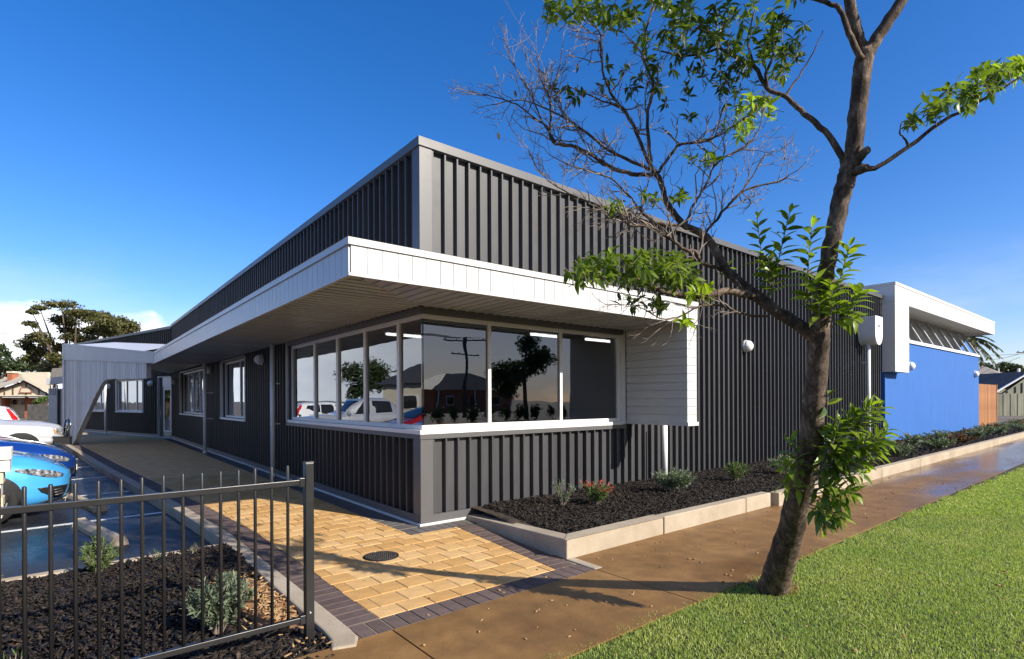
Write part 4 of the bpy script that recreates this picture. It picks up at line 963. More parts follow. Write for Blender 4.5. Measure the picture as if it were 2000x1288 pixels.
HATCH = [(0, .24, .28, .54, .60, .18), (-.04, .40, .25, .575, .645, .28), (-.12, .555, .22, .625, .70, .38), (-.25, .685, .20, .69, .775, .48), (-.45, .79, .18, .76, .86, .58), (-.7, .855, .18, .81, .92, .62), (-1.0, .876, .18, .85, .97, .65), (-1.15, .876, .18, .875, .995, .65), (-1.3, .876, .18, .89, 1.06, .66), (-1.95, .878, .18, .92, 1.41, .60), (-2.5, .878, .18, .94, 1.46, .60), (-3.2, .876, .18, .96, 1.44, .58), (-3.85, .86, .19, .99, 1.34, .54), (-4.15, .83, .22, .97, 1.04, .55), (-4.35, .74, .28, .80, .86, .5)]
HN = [('headlight', 'headlens', [(.50, .565), (.60, .56), (.70, .585), (.775, .64), (.815, .70)], [(.49, .60), (.58, .645), (.69, .692), (.775, .722), (.812, .728)], True),
      ('bumper_vent', 'dark', [(.50, .27), (.62, .28), (.73, .38)], [(.40, .43), (.58, .44), (.755, .445)], True),
      ('grille', 'dark', [(-.42, .30), (0, .29), (.42, .30)], [(-.30, .50), (0, .51), (.30, .50)], False),
      ('lower_trim', 'dark', [(-.66, .225), (0, .225), (.66, .225)], [(-.66, .25), (0, .262), (.66, .25)], False),
      ('grille_bar', 'chrome', [(-.26, .525), (0, .53), (.26, .525)], [(-.26, .545), (0, .55), (.26, .545)], False)]
HS = [('side_window', 'carglass', [(-1.62, .97), (-2.48, .99)], [(-2.0, 1.32), (-2.48, 1.37)]), ('side_window', 'carglass', [(-2.56, .99), (-3.3, 1.01)], [(-2.56, 1.375), (-3.3, 1.34)]), ('side_window', 'carglass', [(-3.37, 1.03), (-3.75, 1.10)], [(-3.37, 1.32), (-3.72, 1.24)]), ('door_seam', 'dark', [(-1.42, .30), (-1.428, .30)], [(-1.42, .90), (-1.428, .90)]), ('side_indicator', 'orange', [(-1.20, .70), (-1.26, .70)], [(-1.20, .725), (-1.26, .725)])]
HT = [('windscreen', 'carglass', -1.30, -1.88, .96), ('rear_window', 'carglass', -3.80, -4.10, .9), ('bonnet_seam', 'dark', -1.17, -1.19, .98)]
def vent_slats(t):
    for sgn in (-1, 1):
        for k in range(3):
            b = MB(); b.obox((-.115 - k*.006, sgn*.50, .318 + k*.036), (-.075, sgn*.19, .004), (.03, 0, 0), (0, 0, .010)); link('vent_slat', b.mesh('vent_slat', M['alloy']), t)
def plate(t):
    b = MB(); b.box(-.02, .022, -.18, .18, .36, .46); link('number_plate', b.mesh('number_plate', M['letter']), t)
car('hatchback_car', 'light blue hatchback, front corner nearest the steel fence', (-3.25, 4.98, -.13), .045, HATCH, (-.88, -3.52), .31, 'p_sky', HN, HS, HT, vent_slats, mirror=(-1.55, .80, .98))
car('sedan_car', 'dark blue car just behind the light blue hatchback', (-3.17, 7.55, -.13), .05, HATCH, (-.88, -3.52), .31, 'p_navy', HN, HS, HT, plate, mirror=(-1.55, .80, .98))
car('red_car', 'red car hidden behind the two blue cars', (-3.75, 10.2, -.13), .05, HATCH, (-.88, -3.52), .31, 'p_red', HN, HS, HT, mirror=(-1.5, .8, .98))
UTE = [(0, .66, .46, .78, .88, .5), (-.08, .78, .42, .86, .97, .62), (-.25, .85, .40, .93, 1.03, .66), (-.6, .89, .38, .98, 1.09, .68), (-1.2, .90, .36, 1.03, 1.13, .69), (-1.45, .90, .36, 1.05, 1.20, .68), (-2.0, .90, .36, 1.07, 1.70, .60), (-2.6, .90, .36, 1.08, 1.76, .60), (-3.2, .90, .36, 1.09, 1.74, .60), (-3.6, .90, .36, 1.10, 1.45, .62), (-3.75, .90, .38, 1.08, 1.12, .7), (-4.9, .90, .42, 1.05, 1.09, .72), (-5.05, .84, .46, 1.0, 1.04, .7)]
UN = [('headlight', 'headlens', [(.48, .68), (.70, .69), (.81, .72)], [(.48, .84), (.70, .86), (.80, .88)], True), ('grille', 'dark', [(-.42, .60), (0, .60), (.42, .60)], [(-.42, .84), (0, .84), (.42, .84)], False), ('front_indicator', 'orange', [(.815, .73), (.83, .74)], [(.805, .86), (.82, .87)], True)]
US = [('side_window', 'carglass', [(-1.78, 1.13), (-2.5, 1.15)], [(-2.12, 1.58), (-2.5, 1.64)]), ('side_window', 'carglass', [(-2.6, 1.15), (-3.4, 1.17)], [(-2.6, 1.64), (-3.3, 1.60)]), ('door_seam', 'dark', [(-1.6, .46), (-1.61, .46)], [(-1.6, 1.05), (-1.61, 1.05)])]
UT = [('windscreen', 'carglass', -1.48, -1.96, .96)]
def bullbar(t):
    b = MB(); b.prism([(.14, -.80, .40), (.20, -.55, .40), (.20, .55, .40), (.14, .80, .40), (-.22, .92, .44), (-.22, -.92, .44)], (0, 0, .22)); link('bull_bar_bumper', b.mesh('bull_bar_bumper', M['dark']), t, .02)
    for pts in ([(.08, -.80, .62), (.12, -.74, .95), (.13, -.55, 1.10), (.14, 0, 1.12), (.13, .55, 1.10), (.12, .74, .95), (.08, .80, .62)], [(.14, -.34, .62), (.14, -.34, 1.10)], [(.14, .34, .62), (.14, .34, 1.10)], [(.12, -.76, .84), (.14, .0, .86), (.12, .76, .84)]):
        b = MB(); b.tube(pts, .024, 10); link('bull_bar_tube', b.mesh('bull_bar_tube', M['chrome'] if len(pts) < 3 else M['dark'], True), t)
    for sgn in (-1, 1):
        b = MB(); b.lathe((.17, sgn*.20, .95), [(.02, -.06), (.075, -.04), (.085, .02), (.08, .03)], (1, 0, 0), 18); link('spot_light', b.mesh('spot_light', M['headlens'], True), t)
        b = MB(); b.obox((.165, sgn*.60, .50), (.02, 0, 0), (-.045, sgn*.16, 0), (0, 0, .05)); link('indicator', b.mesh('indicator', M['orange']), t)
car('utility_vehicle', 'silver four-wheel drive with black bull bar by the canopy leg', (-3.42, 15.35, -.13), .06, UTE, (-.92, -3.95), .37, 'p_silver', UN, US, UT, bullbar, .76, (-1.6, .84, 1.18))
WAG = [(0, .55, .28, .72, .80, .4), (-.1, .70, .26, .80, .90, .52), (-.4, .85, .24, .90, 1.0, .62), (-1.1, .90, .24, .99, 1.10, .66), (-1.3, .90, .24, 1.01, 1.17, .66), (-1.95, .90, .24, 1.03, 1.60, .62), (-2.7, .90, .24, 1.05, 1.66, .62), (-3.6, .90, .24, 1.07, 1.63, .61), (-4.15, .89, .26, 1.10, 1.56, .60), (-4.35, .86, .30, 1.06, 1.30, .60), (-4.45, .80, .34, .95, 1.06, .58)]
WS = [('tail_light', 'redlens', [(-4.05, 1.54), (-4.22, 1.16), (-4.40, .92)], [(-4.13, 1.535), (-4.37, 1.18), (-4.435, .93)]), ('side_window', 'carglass', [(-1.75, 1.09), (-2.5, 1.11)], [(-2.1, 1.48), (-2.5, 1.54)]), ('side_window', 'carglass', [(-2.58, 1.11), (-3.2, 1.13)], [(-2.58, 1.54), (-3.2, 1.54)]), ('side_window', 'carglass', [(-3.28, 1.15), (-3.86, 1.34)], [(-3.28, 1.53), (-3.76, 1.49)]), ('side_trim', 'dark', [(-.9, .42), (-3.9, .42)], [(-.9, .46), (-3.9, .46)])]
WT = [('windscreen', 'carglass', -1.33, -1.9, .95), ('rear_window', 'carglass', -4.18, -4.34, .9)]
car('white_wagon', 'white wagon with tall red tail light beyond the four-wheel drive', (-9.05, 20.6, -.22), math.pi + .03, WAG, (-.9, -3.55), .35, 'p_white', [('headlight', 'headlens', [(.5, .70), (.75, .74)], [(.5, .80), (.74, .83)], True)], WS, WT, mirror=(-1.5, .82, 1.12))

# ================================================================== small plants
def needles(P, D, L, W):
    n = len(P); D = D / np.linalg.norm(D, axis=1)[:, None]; S = np.cross(D, rng.normal(0, 1, (n, 3))); S /= np.linalg.norm(S, axis=1)[:, None]
    V = np.stack([P - S*W[:, None]*.4, P + S*W[:, None]*.4, P + D*L[:, None]*.55 + S*W[:, None]*.6, P + D*L[:, None]*.55 - S*W[:, None]*.6, P + D*L[:, None]], 1)
    F = np.array([(0,1,2),(0,2,3),(3,2,4)]); return V.reshape(-1, 3), (F[None] + (np.arange(n)*5)[:, None, None]).reshape(-1, 3)
def shrub(p, r, h, ns, nl, ll, mat, label, name='shrub', tip=None, group='young shrubs in the mulch', spread=1., cone=False, lw=.16):
    t = thing(name, label, 'shrub', p, group); p = np.array(p); b = MB(); PP = []; DD = []; TP = []; TD = []
    for i in range(ns):
        a = rng.uniform(0, 2*np.pi); rr = r * math.sqrt(rng.random()); hh = h * rng.uniform(.65, 1.0) * (1 - .62*(rr/r) if cone else 1 - .25*(rr/r)*spread)
        end = p + np.array([math.cos(a)*rr, math.sin(a)*rr, hh]); mid = p + np.array([math.cos(a)*rr*.42, math.sin(a)*rr*.42, hh*.55]); st = p + np.array([math.cos(a)*.02, math.sin(a)*.02, -.02])
        path = [st*(1-s)**2 + 2*mid*s*(1-s) + end*s*s for s in np.linspace(0, 1, 6)]
        b.tube(path, [.004, .0035, .003, .0025, .002, .0014], 4)
        for k in range(nl):
            s = rng.uniform(.18 if cone else .25, 1); q = st*(1-s)**2 + 2*mid*s*(1-s) + end*s*s; tg = 2*(mid-st)*(1-s) + 2*(end-mid)*s; tg = tg/np.linalg.norm(tg)
            d = tg*.8 + rng.normal(0, .55, 3)
            if tip and s > .90: TP.append(q); TD.append(d)
            else: PP.append(q); DD.append(d)
    b.build('stem', M['twig'], t)
    for nm, Pq, Dq, mt in (('foliage', PP, DD, mat), ('tips', TP, TD, tip)):
        if Pq:
            n = len(Pq); V, F = needles(np.array(Pq), np.array(Dq), rng.uniform(.6, 1.2, n)*ll, rng.uniform(.7, 1.2, n)*ll*lw)
            o = npmesh(nm, V, F, M[mt], t); o['kind'] = 'stuff'
    return t
shrub((2.02, -.95, .14), .23, .36, 34, 46, .05, 'greenshrub', 'green shrub with red tips near the corner of the raised bed', tip='redtip')
shrub((1.66, -.72, .14), .17, .40, 18, 26, .045, 'sage', 'sparse grey-green shrub left of the red-tipped one')
shrub((3.60, -1.02, .14), .33, .34, 52, 46, .06, 'sage', 'spreading silver-green shrub in front of the short downpipe', spread=.5)
shrub((5.28, -1.10, .14), .22, .36, 36, 44, .05, 'greenshrub', 'upright green shrub in the raised bed right of the short downpipe')
shrub((6.75, -1.20, .14), .30, .38, 34, 40, .06, 'sage', 'silver-green shrub half hidden by the tree trunk sprouts')
shrub((-3.06, .36, -.03), .17, .44, 60, 40, .04, 'greenshrub', 'conical bright green shrub behind the fence beside the car park', cone=True)
shrub((-2.50, -1.72, -.02), .21, .40, 46, 60, .055, 'sage', 'silvery rosemary-like shrub close behind the steel fence')
shrub((-2.24, -.72, -.02), .08, .10, 10, 16, .04, 'sage', 'tiny pale seedling in the mulch near the curved kerb')
for i, (x, y) in enumerate(((-2.62, .38), (-2.30, .42), (-3.72, .28), (-3.5, -1.6))):
    shrub((x, y, -.03), .06, .16, 6, 5, .05, 'greenshrub', ('thin weed by the bed edge nearest the wheel stop', 'wispy weed at the inner end of the bed edge', 'small weed beside the numbered pillar', 'tiny weed in the mulch at the left frame edge')[i], 'weed', group='weeds', lw=.1)
k = 0; cnt = [0, 0]
for x in np.arange(11.6, 34, 1.35):
    y = -1.25 + .45*math.sin(x*2.1) + rng.uniform(-.1, .1); rust = (k % 3 == 1); k += 1
    nth = ('nearest', 'second', 'third', 'fourth', 'fifth', 'sixth', 'seventh', 'eighth', 'ninth', 'tenth', 'eleventh', 'twelfth', 'thirteenth', 'fourteenth', 'fifteenth', 'sixteenth', 'seventeenth')[cnt[rust]]; cnt[rust] += 1
    shrub((x, y, .14), rng.uniform(.34, .46), rng.uniform(.30, .42), 26, 34, .085, 'rust' if rust else 'sage',
          nth + (' low rusty-leaved plant in the far bed, counting from the tree' if rust else ' low silver-green plant in the far bed, counting from the tree'), 'bed_plant', group='rusty plants in the far bed' if rust else 'silver plants in the far bed', spread=.4, lw=.2)

# ================================================================== background
NTH = ('first', 'second', 'third', 'fourth', 'fifth', 'sixth', 'seventh', 'eighth', 'ninth', 'tenth', 'eleventh', 'twelfth', 'thirteenth', 'fourteenth')
def clumps(name, items, mat, parent, per=230, leaf=.4, seed=1):
    r_ = np.random.default_rng(seed); Ps = []
    for (c, rx, rz, ry) in items:
        n = int(per * rx * rz / (leaf*leaf) * .05) + 60; v = r_.normal(0, 1, (n, 3)); v /= np.linalg.norm(v, axis=1)[:, None]; rad = r_.random(n) ** .45
        # break the shell into tufts
        k = 9; tc_ = r_.normal(0, 1, (k, 3)); tc_ /= np.linalg.norm(tc_, axis=1)[:, None]; v = v*.55 + tc_[r_.integers(0, k, n)]*.55
        q = v * rad[:, None]; Ps.append(np.array(c) + np.stack([RGT0.x*q[:, 0]*rx + FWD.x*q[:, 1]*ry, RGT0.y*q[:, 0]*rx + FWD.y*q[:, 1]*ry, q[:, 2]*rz], -1))
    P = np.concatenate(Ps); n = len(P); A = r_.normal(0, 1, (n, 3)); A /= np.linalg.norm(A, axis=1)[:, None]; B = np.cross(A, r_.normal(0, 1, (n, 3))); B /= np.linalg.norm(B, axis=1)[:, None]
    s = leaf * r_.uniform(.35, 1.0, n)[:, None]
    V = np.stack([P - A*s*.6, P + B*s*.30, P + A*s*.6, P - B*s*.30], 1).reshape(-1, 3); F = np.arange(n*4).reshape(-1, 4)
    o = npmesh(name, V, F, mat, parent); o['kind'] = 'stuff'; return o
def bg_tree(name, label, base, clps, mat, d, leaf=.4, per=230, tr=.35, group=None, seed=1):
    base = Vector(base); t = thing(name, label, 'tree', base, group)
    items = [(at(u, v, d + dz), ru*d/FPX, rv*d/FPX, ru*d/FPX*.8) for (u, v, ru, rv, dz) in clps]
    top = sum((Vector(i[0]) for i in items), Vector()) / len(items); fork = base.lerp(Vector((top.x, top.y, top.z)), .45)
    b = MB(); b.tube([base, base.lerp(fork, .5) + Vector((tr*.4, 0, 0)), fork], [tr, tr*.8, tr*.62], 10); b.build('trunk', M['bark'], t, True)
    for c, rx, rz, ry in items:
        c = Vector(c); m = fork.lerp(c, .55) + Vector((0, 0, -abs(c.z - fork.z)*.12))
        b = MB(); b.tube([fork, m, c], [tr*.42, tr*.25, tr*.07], 6); b.build('limb', M['bark'], t, True)
    clumps('crown', items, M[mat], t, per, leaf, seed); return t
D1 = 72
bp_ = lambda u, d: (lambda p: (p.x, p.y, -.2))(at(u, HORIZ, d))
cl = [(x/6.667, 540 + y/6.667, rx/6.667, ry/6.667, dz) for x, y, rx, ry, dz in ((800, 362, 290, 42, -1), (520, 420, 130, 45, 2), (420, 470, 95, 40, 0), (380, 612, 120, 42, 1), (480, 640, 60, 40, -2), (850, 570, 210, 110, 2), (1000, 470, 200, 70, -3), (1180, 520, 260, 110, 1), (1380, 590, 230, 130, -2), (1570, 640, 190, 120, 2), (1720, 650, 120, 105, 0), (1300, 720, 330, 75, 1), (900, 700, 190, 70, 3), (1000, 790, 210, 60, -1),
     (480, 790, 190, 75, 0), (330, 890, 130, 110, 1), (620, 850, 110, 75, -1), (560, 960, 210, 110, 2), (780, 930, 90, 80, 0), (700, 1080, 140, 110, -2), (380, 1080, 130, 90, 1), (1500, 760, 260, 70, 0), (640, 1200, 180, 70, 1), (1100, 830, 200, 70, 0))]
bg_tree('umbrella_pine', 'large spreading pine with flat layered crown behind the canopy', bp_(150, D1), cl, 'gum', D1, .46, 2600, .55, seed=3)
cl = [(x/6.667, 540 + y/6.667, rx/6.667, ry/6.667, dz) for x, y, rx, ry, dz in ((20, 930, 90, 50, 0), (90, 1030, 90, 70, 1), (-60, 1000, 120, 90, 0), (60, 1130, 150, 70, -1), (200, 1180, 140, 60, 0), (-40, 1230, 200, 90, 0), (130, 1290, 130, 60, 1))]
bg_tree('pine_tree', 'smaller dark pine at the left edge of the picture', bp_(-10, 66), cl, 'gum2', 66, .42, 1500, .4, seed=4)
rr_ = np.random.default_rng(11)
for i, u in enumerate((-70, 55, 95)):
    cl = [(u + rr_.normal(0, 24), 716 + rr_.uniform(-8, 16), 26, 13, rr_.uniform(-2, 2)) for _ in range(7)]
    bg_tree('garden_tree', ('dark garden tree behind the bungalow chimney', 'green garden tree filling in behind the bungalow roof', 'garden tree behind the grey shed roof')[i], bp_(u, 84), cl, 'gum2', 84, .45, 700, .3, 'trees behind the bungalow', 20 + i)
# bungalow at the left
HD = 58
hs_ = thing('bungalow', 'cream bungalow with half-timbered gable and brick chimney', 'house', at(45, 830, HD))
def hp(u, v, d=HD): return at(u, v, d)
def hpart(name, mat, uv, d, th, parent=hs_):
    b = MB(); b.prism([at(u, v, d) for u, v in uv], FWD*th); return b.build(name, M[mat], parent)
gab = hpart('gable', 'cream', [(-42, 774), (98, 774), (48, 748), (46, 748)], HD, .3)
hpart('wall', 'cream', [(-40, 777), (96, 777), (96, 836), (-40, 836)], HD + 2.2, 8)
for u0, v0, u1, v1 in ((24.5, 757, 24.5, 774), (8, 766, 8, 774), (75, 757, 75, 774), (90, 766, 90, 774), (50, 747, 50, 756), (50, 768, 50, 774)):
    hpart('half_timber', 'brown', [(u0 - .7, v0), (u0 + .9, v0), (u1 + .9, v1), (u1 - .7, v1)], HD - .08, .07, gab)
lou = hpart('gable_vent', 'cream', [(41, 758), (58, 758), (62, 767), (37, 767)], HD - .12, .11, gab)
for uv in ([(36, 766.4), (63, 766.4), (63, 767.8), (36, 767.8)], [(40, 757.2), (59, 757.2), (59, 758.4), (40, 758.4)], [(36.5, 767), (38.2, 767), (42, 758), (40.5, 758)], [(61.3, 767), (63, 767), (59, 758), (57.5, 758)]): hpart('vent_trim', 'brick', uv, HD - .16, .04, lou)
hpart('eave_beam', 'brown', [(-44, 774.2), (99, 774.2), (99, 776.4), (-44, 776.4)], HD - .2, .5); hpart('eave_trim', 'cream', [(-44, 772.5), (99, 772.5), (99, 774), (-44, 774)], HD - .26, .15)
for s in (0, 1):
    a, c = ((46.8, 744.4), (-48, 777)) if s == 0 else ((46.8, 744.4), (104, 775)); hpart('barge_board', 'brown', [a, c, (c[0], c[1] + 2.4), (a[0], a[1] + 2.4)], HD - .35, .12)
b = MB(); A = at(46.8, 743, HD - .6); b.add([A, at(-52, 775.5, HD - .6), at(-52, 760, HD + 7), at(39, 727.5, HD + 7)], [(0, 1, 2, 3)]); b.build('roof', M['roofcream'], hs_)
b = MB(); b.add([A, at(106, 774, HD - .6), at(104, 765, HD + 7), at(92, 727.5, HD + 7), at(39, 727.5, HD + 7)], [(0, 1, 2, 3, 4)]); b.build('roof', M['roofcream'], hs_)
b = MB(); b.add([at(39, 727.3, HD + 7.02), at(98, 727.3, HD + 7.02), at(106, 760, HD + 5), at(104, 770, HD + 4.5), at(39, 745, HD + 5)], [(0, 1, 2, 3, 4)]); b.build('roof', M['roofcream'], hs_)
ch = hpart('chimney', 'brick', [(14, 748), (23.5, 748), (23.5, 729), (14, 729)], HD + 3, .8); hpart('chimney_cap', 'cream', [(12.5, 729), (24.8, 729), (24.8, 725.5), (12.5, 725.5)], HD + 2.9, 1.0, ch)
for u in (14, 28.5, 43.5):
    wn = hpart('window', 'cream', [(u - 4, 780), (u + 4, 780), (u + 4, 791), (u - 4, 791)], HD + 2.0, .15)
    for k in (-2.1, 2.1): hpart('pane', 'carglass', [(u + k - 1.6, 781), (u + k + 1.6, 781), (u + k + 1.6, 790.3), (u + k - 1.6, 790.3)], HD + 1.95, .04, wn)
for u in (6.5, 51.5): hpart('brick_pier', 'brick', [(u - 3.5, 777), (u + 3, 777), (u + 3, 836), (u - 3.5, 836)], HD + 1.2, .6)
# picket fence and hedge plant in front of the bungalow
pf = thing('paling_fence', 'grey weathered paling fence in front of the bungalow', 'fence', at(75, 830, 40))
for i in range(30):
    u = 53 + i*1.45; v = 791 + (i % 3)*.7; hpart('paling', 'oldtimber', [(u, 834), (u + 1.25, 834), (u + 1.25, v), (u + .6, v - 1), (u, v)], 40, .03, pf)
hpart('fence_rail', 'oldtimber', [(53, 800), (97, 800), (97, 802), (53, 802)], 40.05, .05, pf)
cl = [(76 + rr_.normal(0, 7), 783 + rr_.normal(0, 3), 9, 5, rr_.uniform(-.5, .5)) for _ in range(8)]
bg_tree('yellow_bush', 'pale yellow-green bush between the fence and the bungalow', bp_(76, 46), cl, 'greenshrub', 46, .22, 900, .06, seed=31)
# grey shed beyond the canopy leg
sd = thing('grey_shed', 'grey clad shed with pale fascia left of the canopy leg', 'shed', at(105, 850, 31))
b = MB(); b.obox(at(95, 862, 31), at(140, 862, 31) - at(95, 862, 31), FWD*3, UPZ*3.0); b.build('wall', M['greypanel'], sd)
hpart('fascia', 'white', [(90, 739), (125, 735), (125, 748), (90, 752)], 30.6, .3, sd); hpart('roof', 'roofgrey', [(97, 738), (128, 735), (128, 718), (102, 720)], 31.5, .6, sd); hpart('door_post', 'white', [(110, 752), (111.2, 752), (111.2, 862), (110, 862)], 30.9, .08, sd); hpart('doorway', 'dark', [(111.5, 762), (117, 762), (117, 862), (111.5, 862)], 30.95, .04, sd)
for u in (97, 102.5, 107): hpart('batten', 'white', [(u, 753), (u + .9, 753), (u + .9, 772), (u, 772)], 30.92, .06, sd)
# ---------------------------------------------------------------- right side
rf = thing('sheet_fence', 'weathered olive metal sheet fence across the driveway', 'fence', at(1990, 822, 52))
for i in range(22):
    u = 1946 + i*7.0; hpart('fence_sheet', 'oldfence', [(u, 822), (u + 6.6, 823), (u + 6.6, 769.5 - i*.05), (u, 770)], 52 + (i % 2)*.04, .05, rf)
hpart('plinth_board', 'dark', [(1944, 820), (2100, 823), (2100, 827), (1944, 824)], 51.9, .06, rf)
rh = thing('hip_roofed_house', 'house with grey-brown hip roof behind the timber gate', 'house', at(1930, 800, 70))
hpart('wall', 'oldfence', [(1860, 746), (1984, 746), (1984, 815), (1860, 815)], 72, 8, rh)
b = MB(); b.add([at(1850, 744, 70), at(1986, 744, 70), at(1916, 713, 76), at(1880, 713, 76)], [(0, 1, 2, 3)]); b.add([at(1986, 744, 70), at(1990, 741, 84), at(1916, 713, 76)], [(0, 1, 2)]); b.build('roof', M['roofgrey'], rh)
hpart('gutter', 'frame', [(1850, 743.2), (1988, 743.2), (1988, 745.4), (1850, 745.4)], 69.9, .15, rh); hpart('vent_pipe', 'frame', [(1950.5, 719), (1952, 719), (1952, 730), (1950.5, 730)], 72.5, .1, rh)
gs = thing('gable_shed', 'dark timber shed with pale-edged gable at the right edge', 'shed', at(1985, 800, 60))
wl_ = hpart('wall', 'oldfence', [(1958, 770), (2070, 770), (2070, 735), (2012, 732)], 60, .3, gs)
hpart('lower_wall', 'dark', [(1948, 800), (2070, 800), (2070, 768), (1948, 768)], 60.3, 4, gs)
for u in (1968, 1984, 1997, 2010): hpart('cover_strip', 'oldtimber', [(u, 768), (u + 1, 768), (u + 1, 740 + abs(2012 - u)*.55), (u, 740 + abs(2012 - u)*.55)], 59.9, .08, gs)
hpart('barge', 'frame', [(1944, 769), (2012, 729), (2012, 726.5), (1944, 766)], 59.6, .2, gs); hpart('roof', 'roofdark', [(1942, 770), (2012, 728), (2080, 760), (2080, 757), (2012, 725.5), (1941, 767)], 59.8, 7, gs); hpart('vent_pipe', 'frame', [(1989.5, 720), (1993, 720), (1993, 742), (1989.5, 742)], 64, .2, gs)
for i, u in enumerate((1930, 1958, 1985, 2015)):
    cl = [(u + rr_.normal(0, 9), 722 + rr_.uniform(-10, 14), 13, 8, rr_.uniform(-4, 4)) for _ in range(9)]
    bg_tree('distant_tree', ('leftmost', 'second', 'third', 'rightmost')[i] + ' of the distant green trees behind the roofs at the right edge', bp_(u, 130), cl, 'gum2', 130, .55, 1200, .4, 'distant trees at right', 40 + i)
# palm
pm = thing('palm_tree', 'palm with drooping fronds behind the end of the blue annexe', 'palm', bp_(1888, 46))
pb = Vector(bp_(1888, 46)); pt = at(1888, 662, 46); b = MB(); b.tube([pb, pb.lerp(pt, .5), pt], [.28, .22, .2], 12); b.build('trunk', M['bark'], pm, True)
for i in range(22):
    a = 2*math.pi*i/22 + rr_.uniform(-.1, .1); el = rr_.uniform(-.5, 1.0); L = rr_.uniform(1.9, 2.5); dr = Vector((math.cos(a), math.sin(a), 0)); pth = []
    for k in range(9):
        s = k/8; pth.append(pt + dr*(L*s*math.cos(el)) + UPZ*(L*s*math.sin(el) - 1.1*s*s*L*.6))
    b = MB(); b.tube(pth, [.03*(1 - .8*k/8) for k in range(9)], 5); fr_o = b.build('frond', M['gum2'], pm)
    PP = []; DD = []
    for k in range(2, 60):
        s = k/60; j = min(7, int(s*8)); q = pth[j].lerp(pth[j+1], s*8 - j); tg = (pth[j+1] - pth[j]).normalized(); sd_ = tg.cross(UPZ).normalized()
        for sg in (-1, 1): PP.append(tuple(q)); DD.append(tuple(tg*.8 + sd_*sg*.8 - UPZ*.35))
    V, F = needles(np.array(PP), np.array(DD), np.full(len(PP), .5) * rr_.uniform(.6, 1, len(PP)), np.full(len(PP), .05)); o = npmesh('leaflets', V, F, M['gum' if i % 3 else 'gum2'], fr_o); o['kind'] = 'stuff'
# power poles and wires
def pole(base, h, label, arm=1.2, rz=0, n=2):
    base = Vector(base); t = thing('power_pole', label, 'power pole', base, 'timber power poles'); d = Vector((math.cos(rz), math.sin(rz), 0))
    b = MB(); b.tube([base, base + UPZ*h], [.17, .12], 12); b.build('pole', M['oldtimber'], t, True)
    for k in range(n):
        z = h - .35 - k*1.3; L = arm*(1 - .3*k); b = MB(); b.obox(base + d*-L - Vector((-d.y, d.x, 0))*.22 + UPZ*z, d*2*L, Vector((-d.y, d.x, 0))*.1, UPZ*.12); o = b.build('crossarm', M['oldtimber'], t)
        for s in (-.9, -.4, .4, .9):
            b = MB(); p = base + d*L*s + UPZ*(z + .12) - Vector((-d.y, d.x, 0))*.17; b.lathe(p, [(.03, 0), (.05, .04), (.045, .12), (.01, .15)], sides=10); b.build('insulator', M['dark'], o)
    return t
def wire(A, B, sag, label, r=.022):
    A = Vector(A); B = Vector(B); b = MB(); b.tube([A.lerp(B, k/16) - UPZ*sag*4*(k/16)*(1 - k/16) for k in range(17)], r, 5); return tag(b.build('power_line', M['dark']), label, 'power line', 'overhead wires')
P1 = bp_(1917.5, 105); pole(P1, at(1917.5, 701, 105).z + .2, 'distant power pole above the hip roof', .9, .2)
P2 = bp_(2006, 62); pole(P2, at(2006, 691, 62).z + .6, 'power pole whose crossarm pokes in at the right edge', 1.3, math.atan2(RGT0.y, RGT0.x), 1)
wire(at(1912, 703, 105), at(1990, 692, 62), .3, 'upper wire between the two poles at right'); wire(at(1912, 708, 105), at(1992, 698, 62), .6, 'lower sagging wire between the two poles at right')
wire(at(1860, 690, 130), at(2030, 689, 60), .4, 'thin wire running behind the blue annexe roof')
wire(at(-60, 648, 52), at(330, 655, 60), .25, 'thin wire crossing in front of the big pine, upper', .018); wire(at(-60, 664, 52), at(330, 657, 60), .25, 'thin wire crossing in front of the big pine, lower', .018)
# ---------------------------------------------------------------- across the street and car park: what the windows mirror
P3 = (26.0, -37.0, -.2); pole(P3, 7.8, 'tall power pole across the street mirrored in the front windows', 2.0, .25, 2)
for k, dy in enumerate((-1.2, -.4, .4, 1.2)): wire((26 + dy*1.5, -37, 7.6), (-45 + dy, -44, 8.6), .9, ('outer', 'second', 'third', 'inner')[k] + ' street wire mirrored in the front windows', .02)
for i, (x, y, hgt, rw) in enumerate(((-3, -30, 8, 3.2), (9, -33, 4.5, 2.2), (27.5, -30, 8.5, 3.0), (44, -33, 8, 3.6), (-20, -32, 9, 4), (60, -36, 9, 4.5))):
    t = thing('street_tree', ('round tree across the road left of the front corner', 'lowest bushy tree across the road, beside the cream house', 'tall slim-trunked tree mirrored in the middle front window', 'spreading tree across the road right of the mirrored pole', 'broad tree across the road far behind the left car park edge', 'farthest right broad tree across the road')[i], 'tree', (x, y, -.2), 'trees across the street'); r2 = np.random.default_rng(60 + i)
    its = [((x + r2.normal(0, rw*.42), y + r2.normal(0, rw*.42), hgt*.52 + r2.normal(0, hgt*.19)), rw*.55, rw*.42, rw*.5) for _ in range(12)]
    b = MB(); b.tube([(x, y, -.2), (x + .1, y, hgt*.35), (x, y, hgt*.6)], [.28, .2, .12], 10); b.build('trunk', M['bark'], t, True); clumps('crown', its, M['gum2'], t, 1200, .34, 70 + i)
for i in range(14):
    x = -30 + i*7.5; t = thing('hedge', NTH[i] + ' clipped hedge section across the street, counting from its left end', 'hedge', (x, -26.5, -.2), 'hedge sections across the street')
    clumps('foliage', [((x + k, -26.5, .5), 1.0, .75, .5) for k in (-3, -1.5, 0, 1.5, 3)], M['gum2'], t, 700, .22, 200 + i)
    b = MB(); b.tube([(x, -26.5, -.2), (x, -26.5, .6)], [.06, .04], 6); b.build('stem', M['bark'], t)
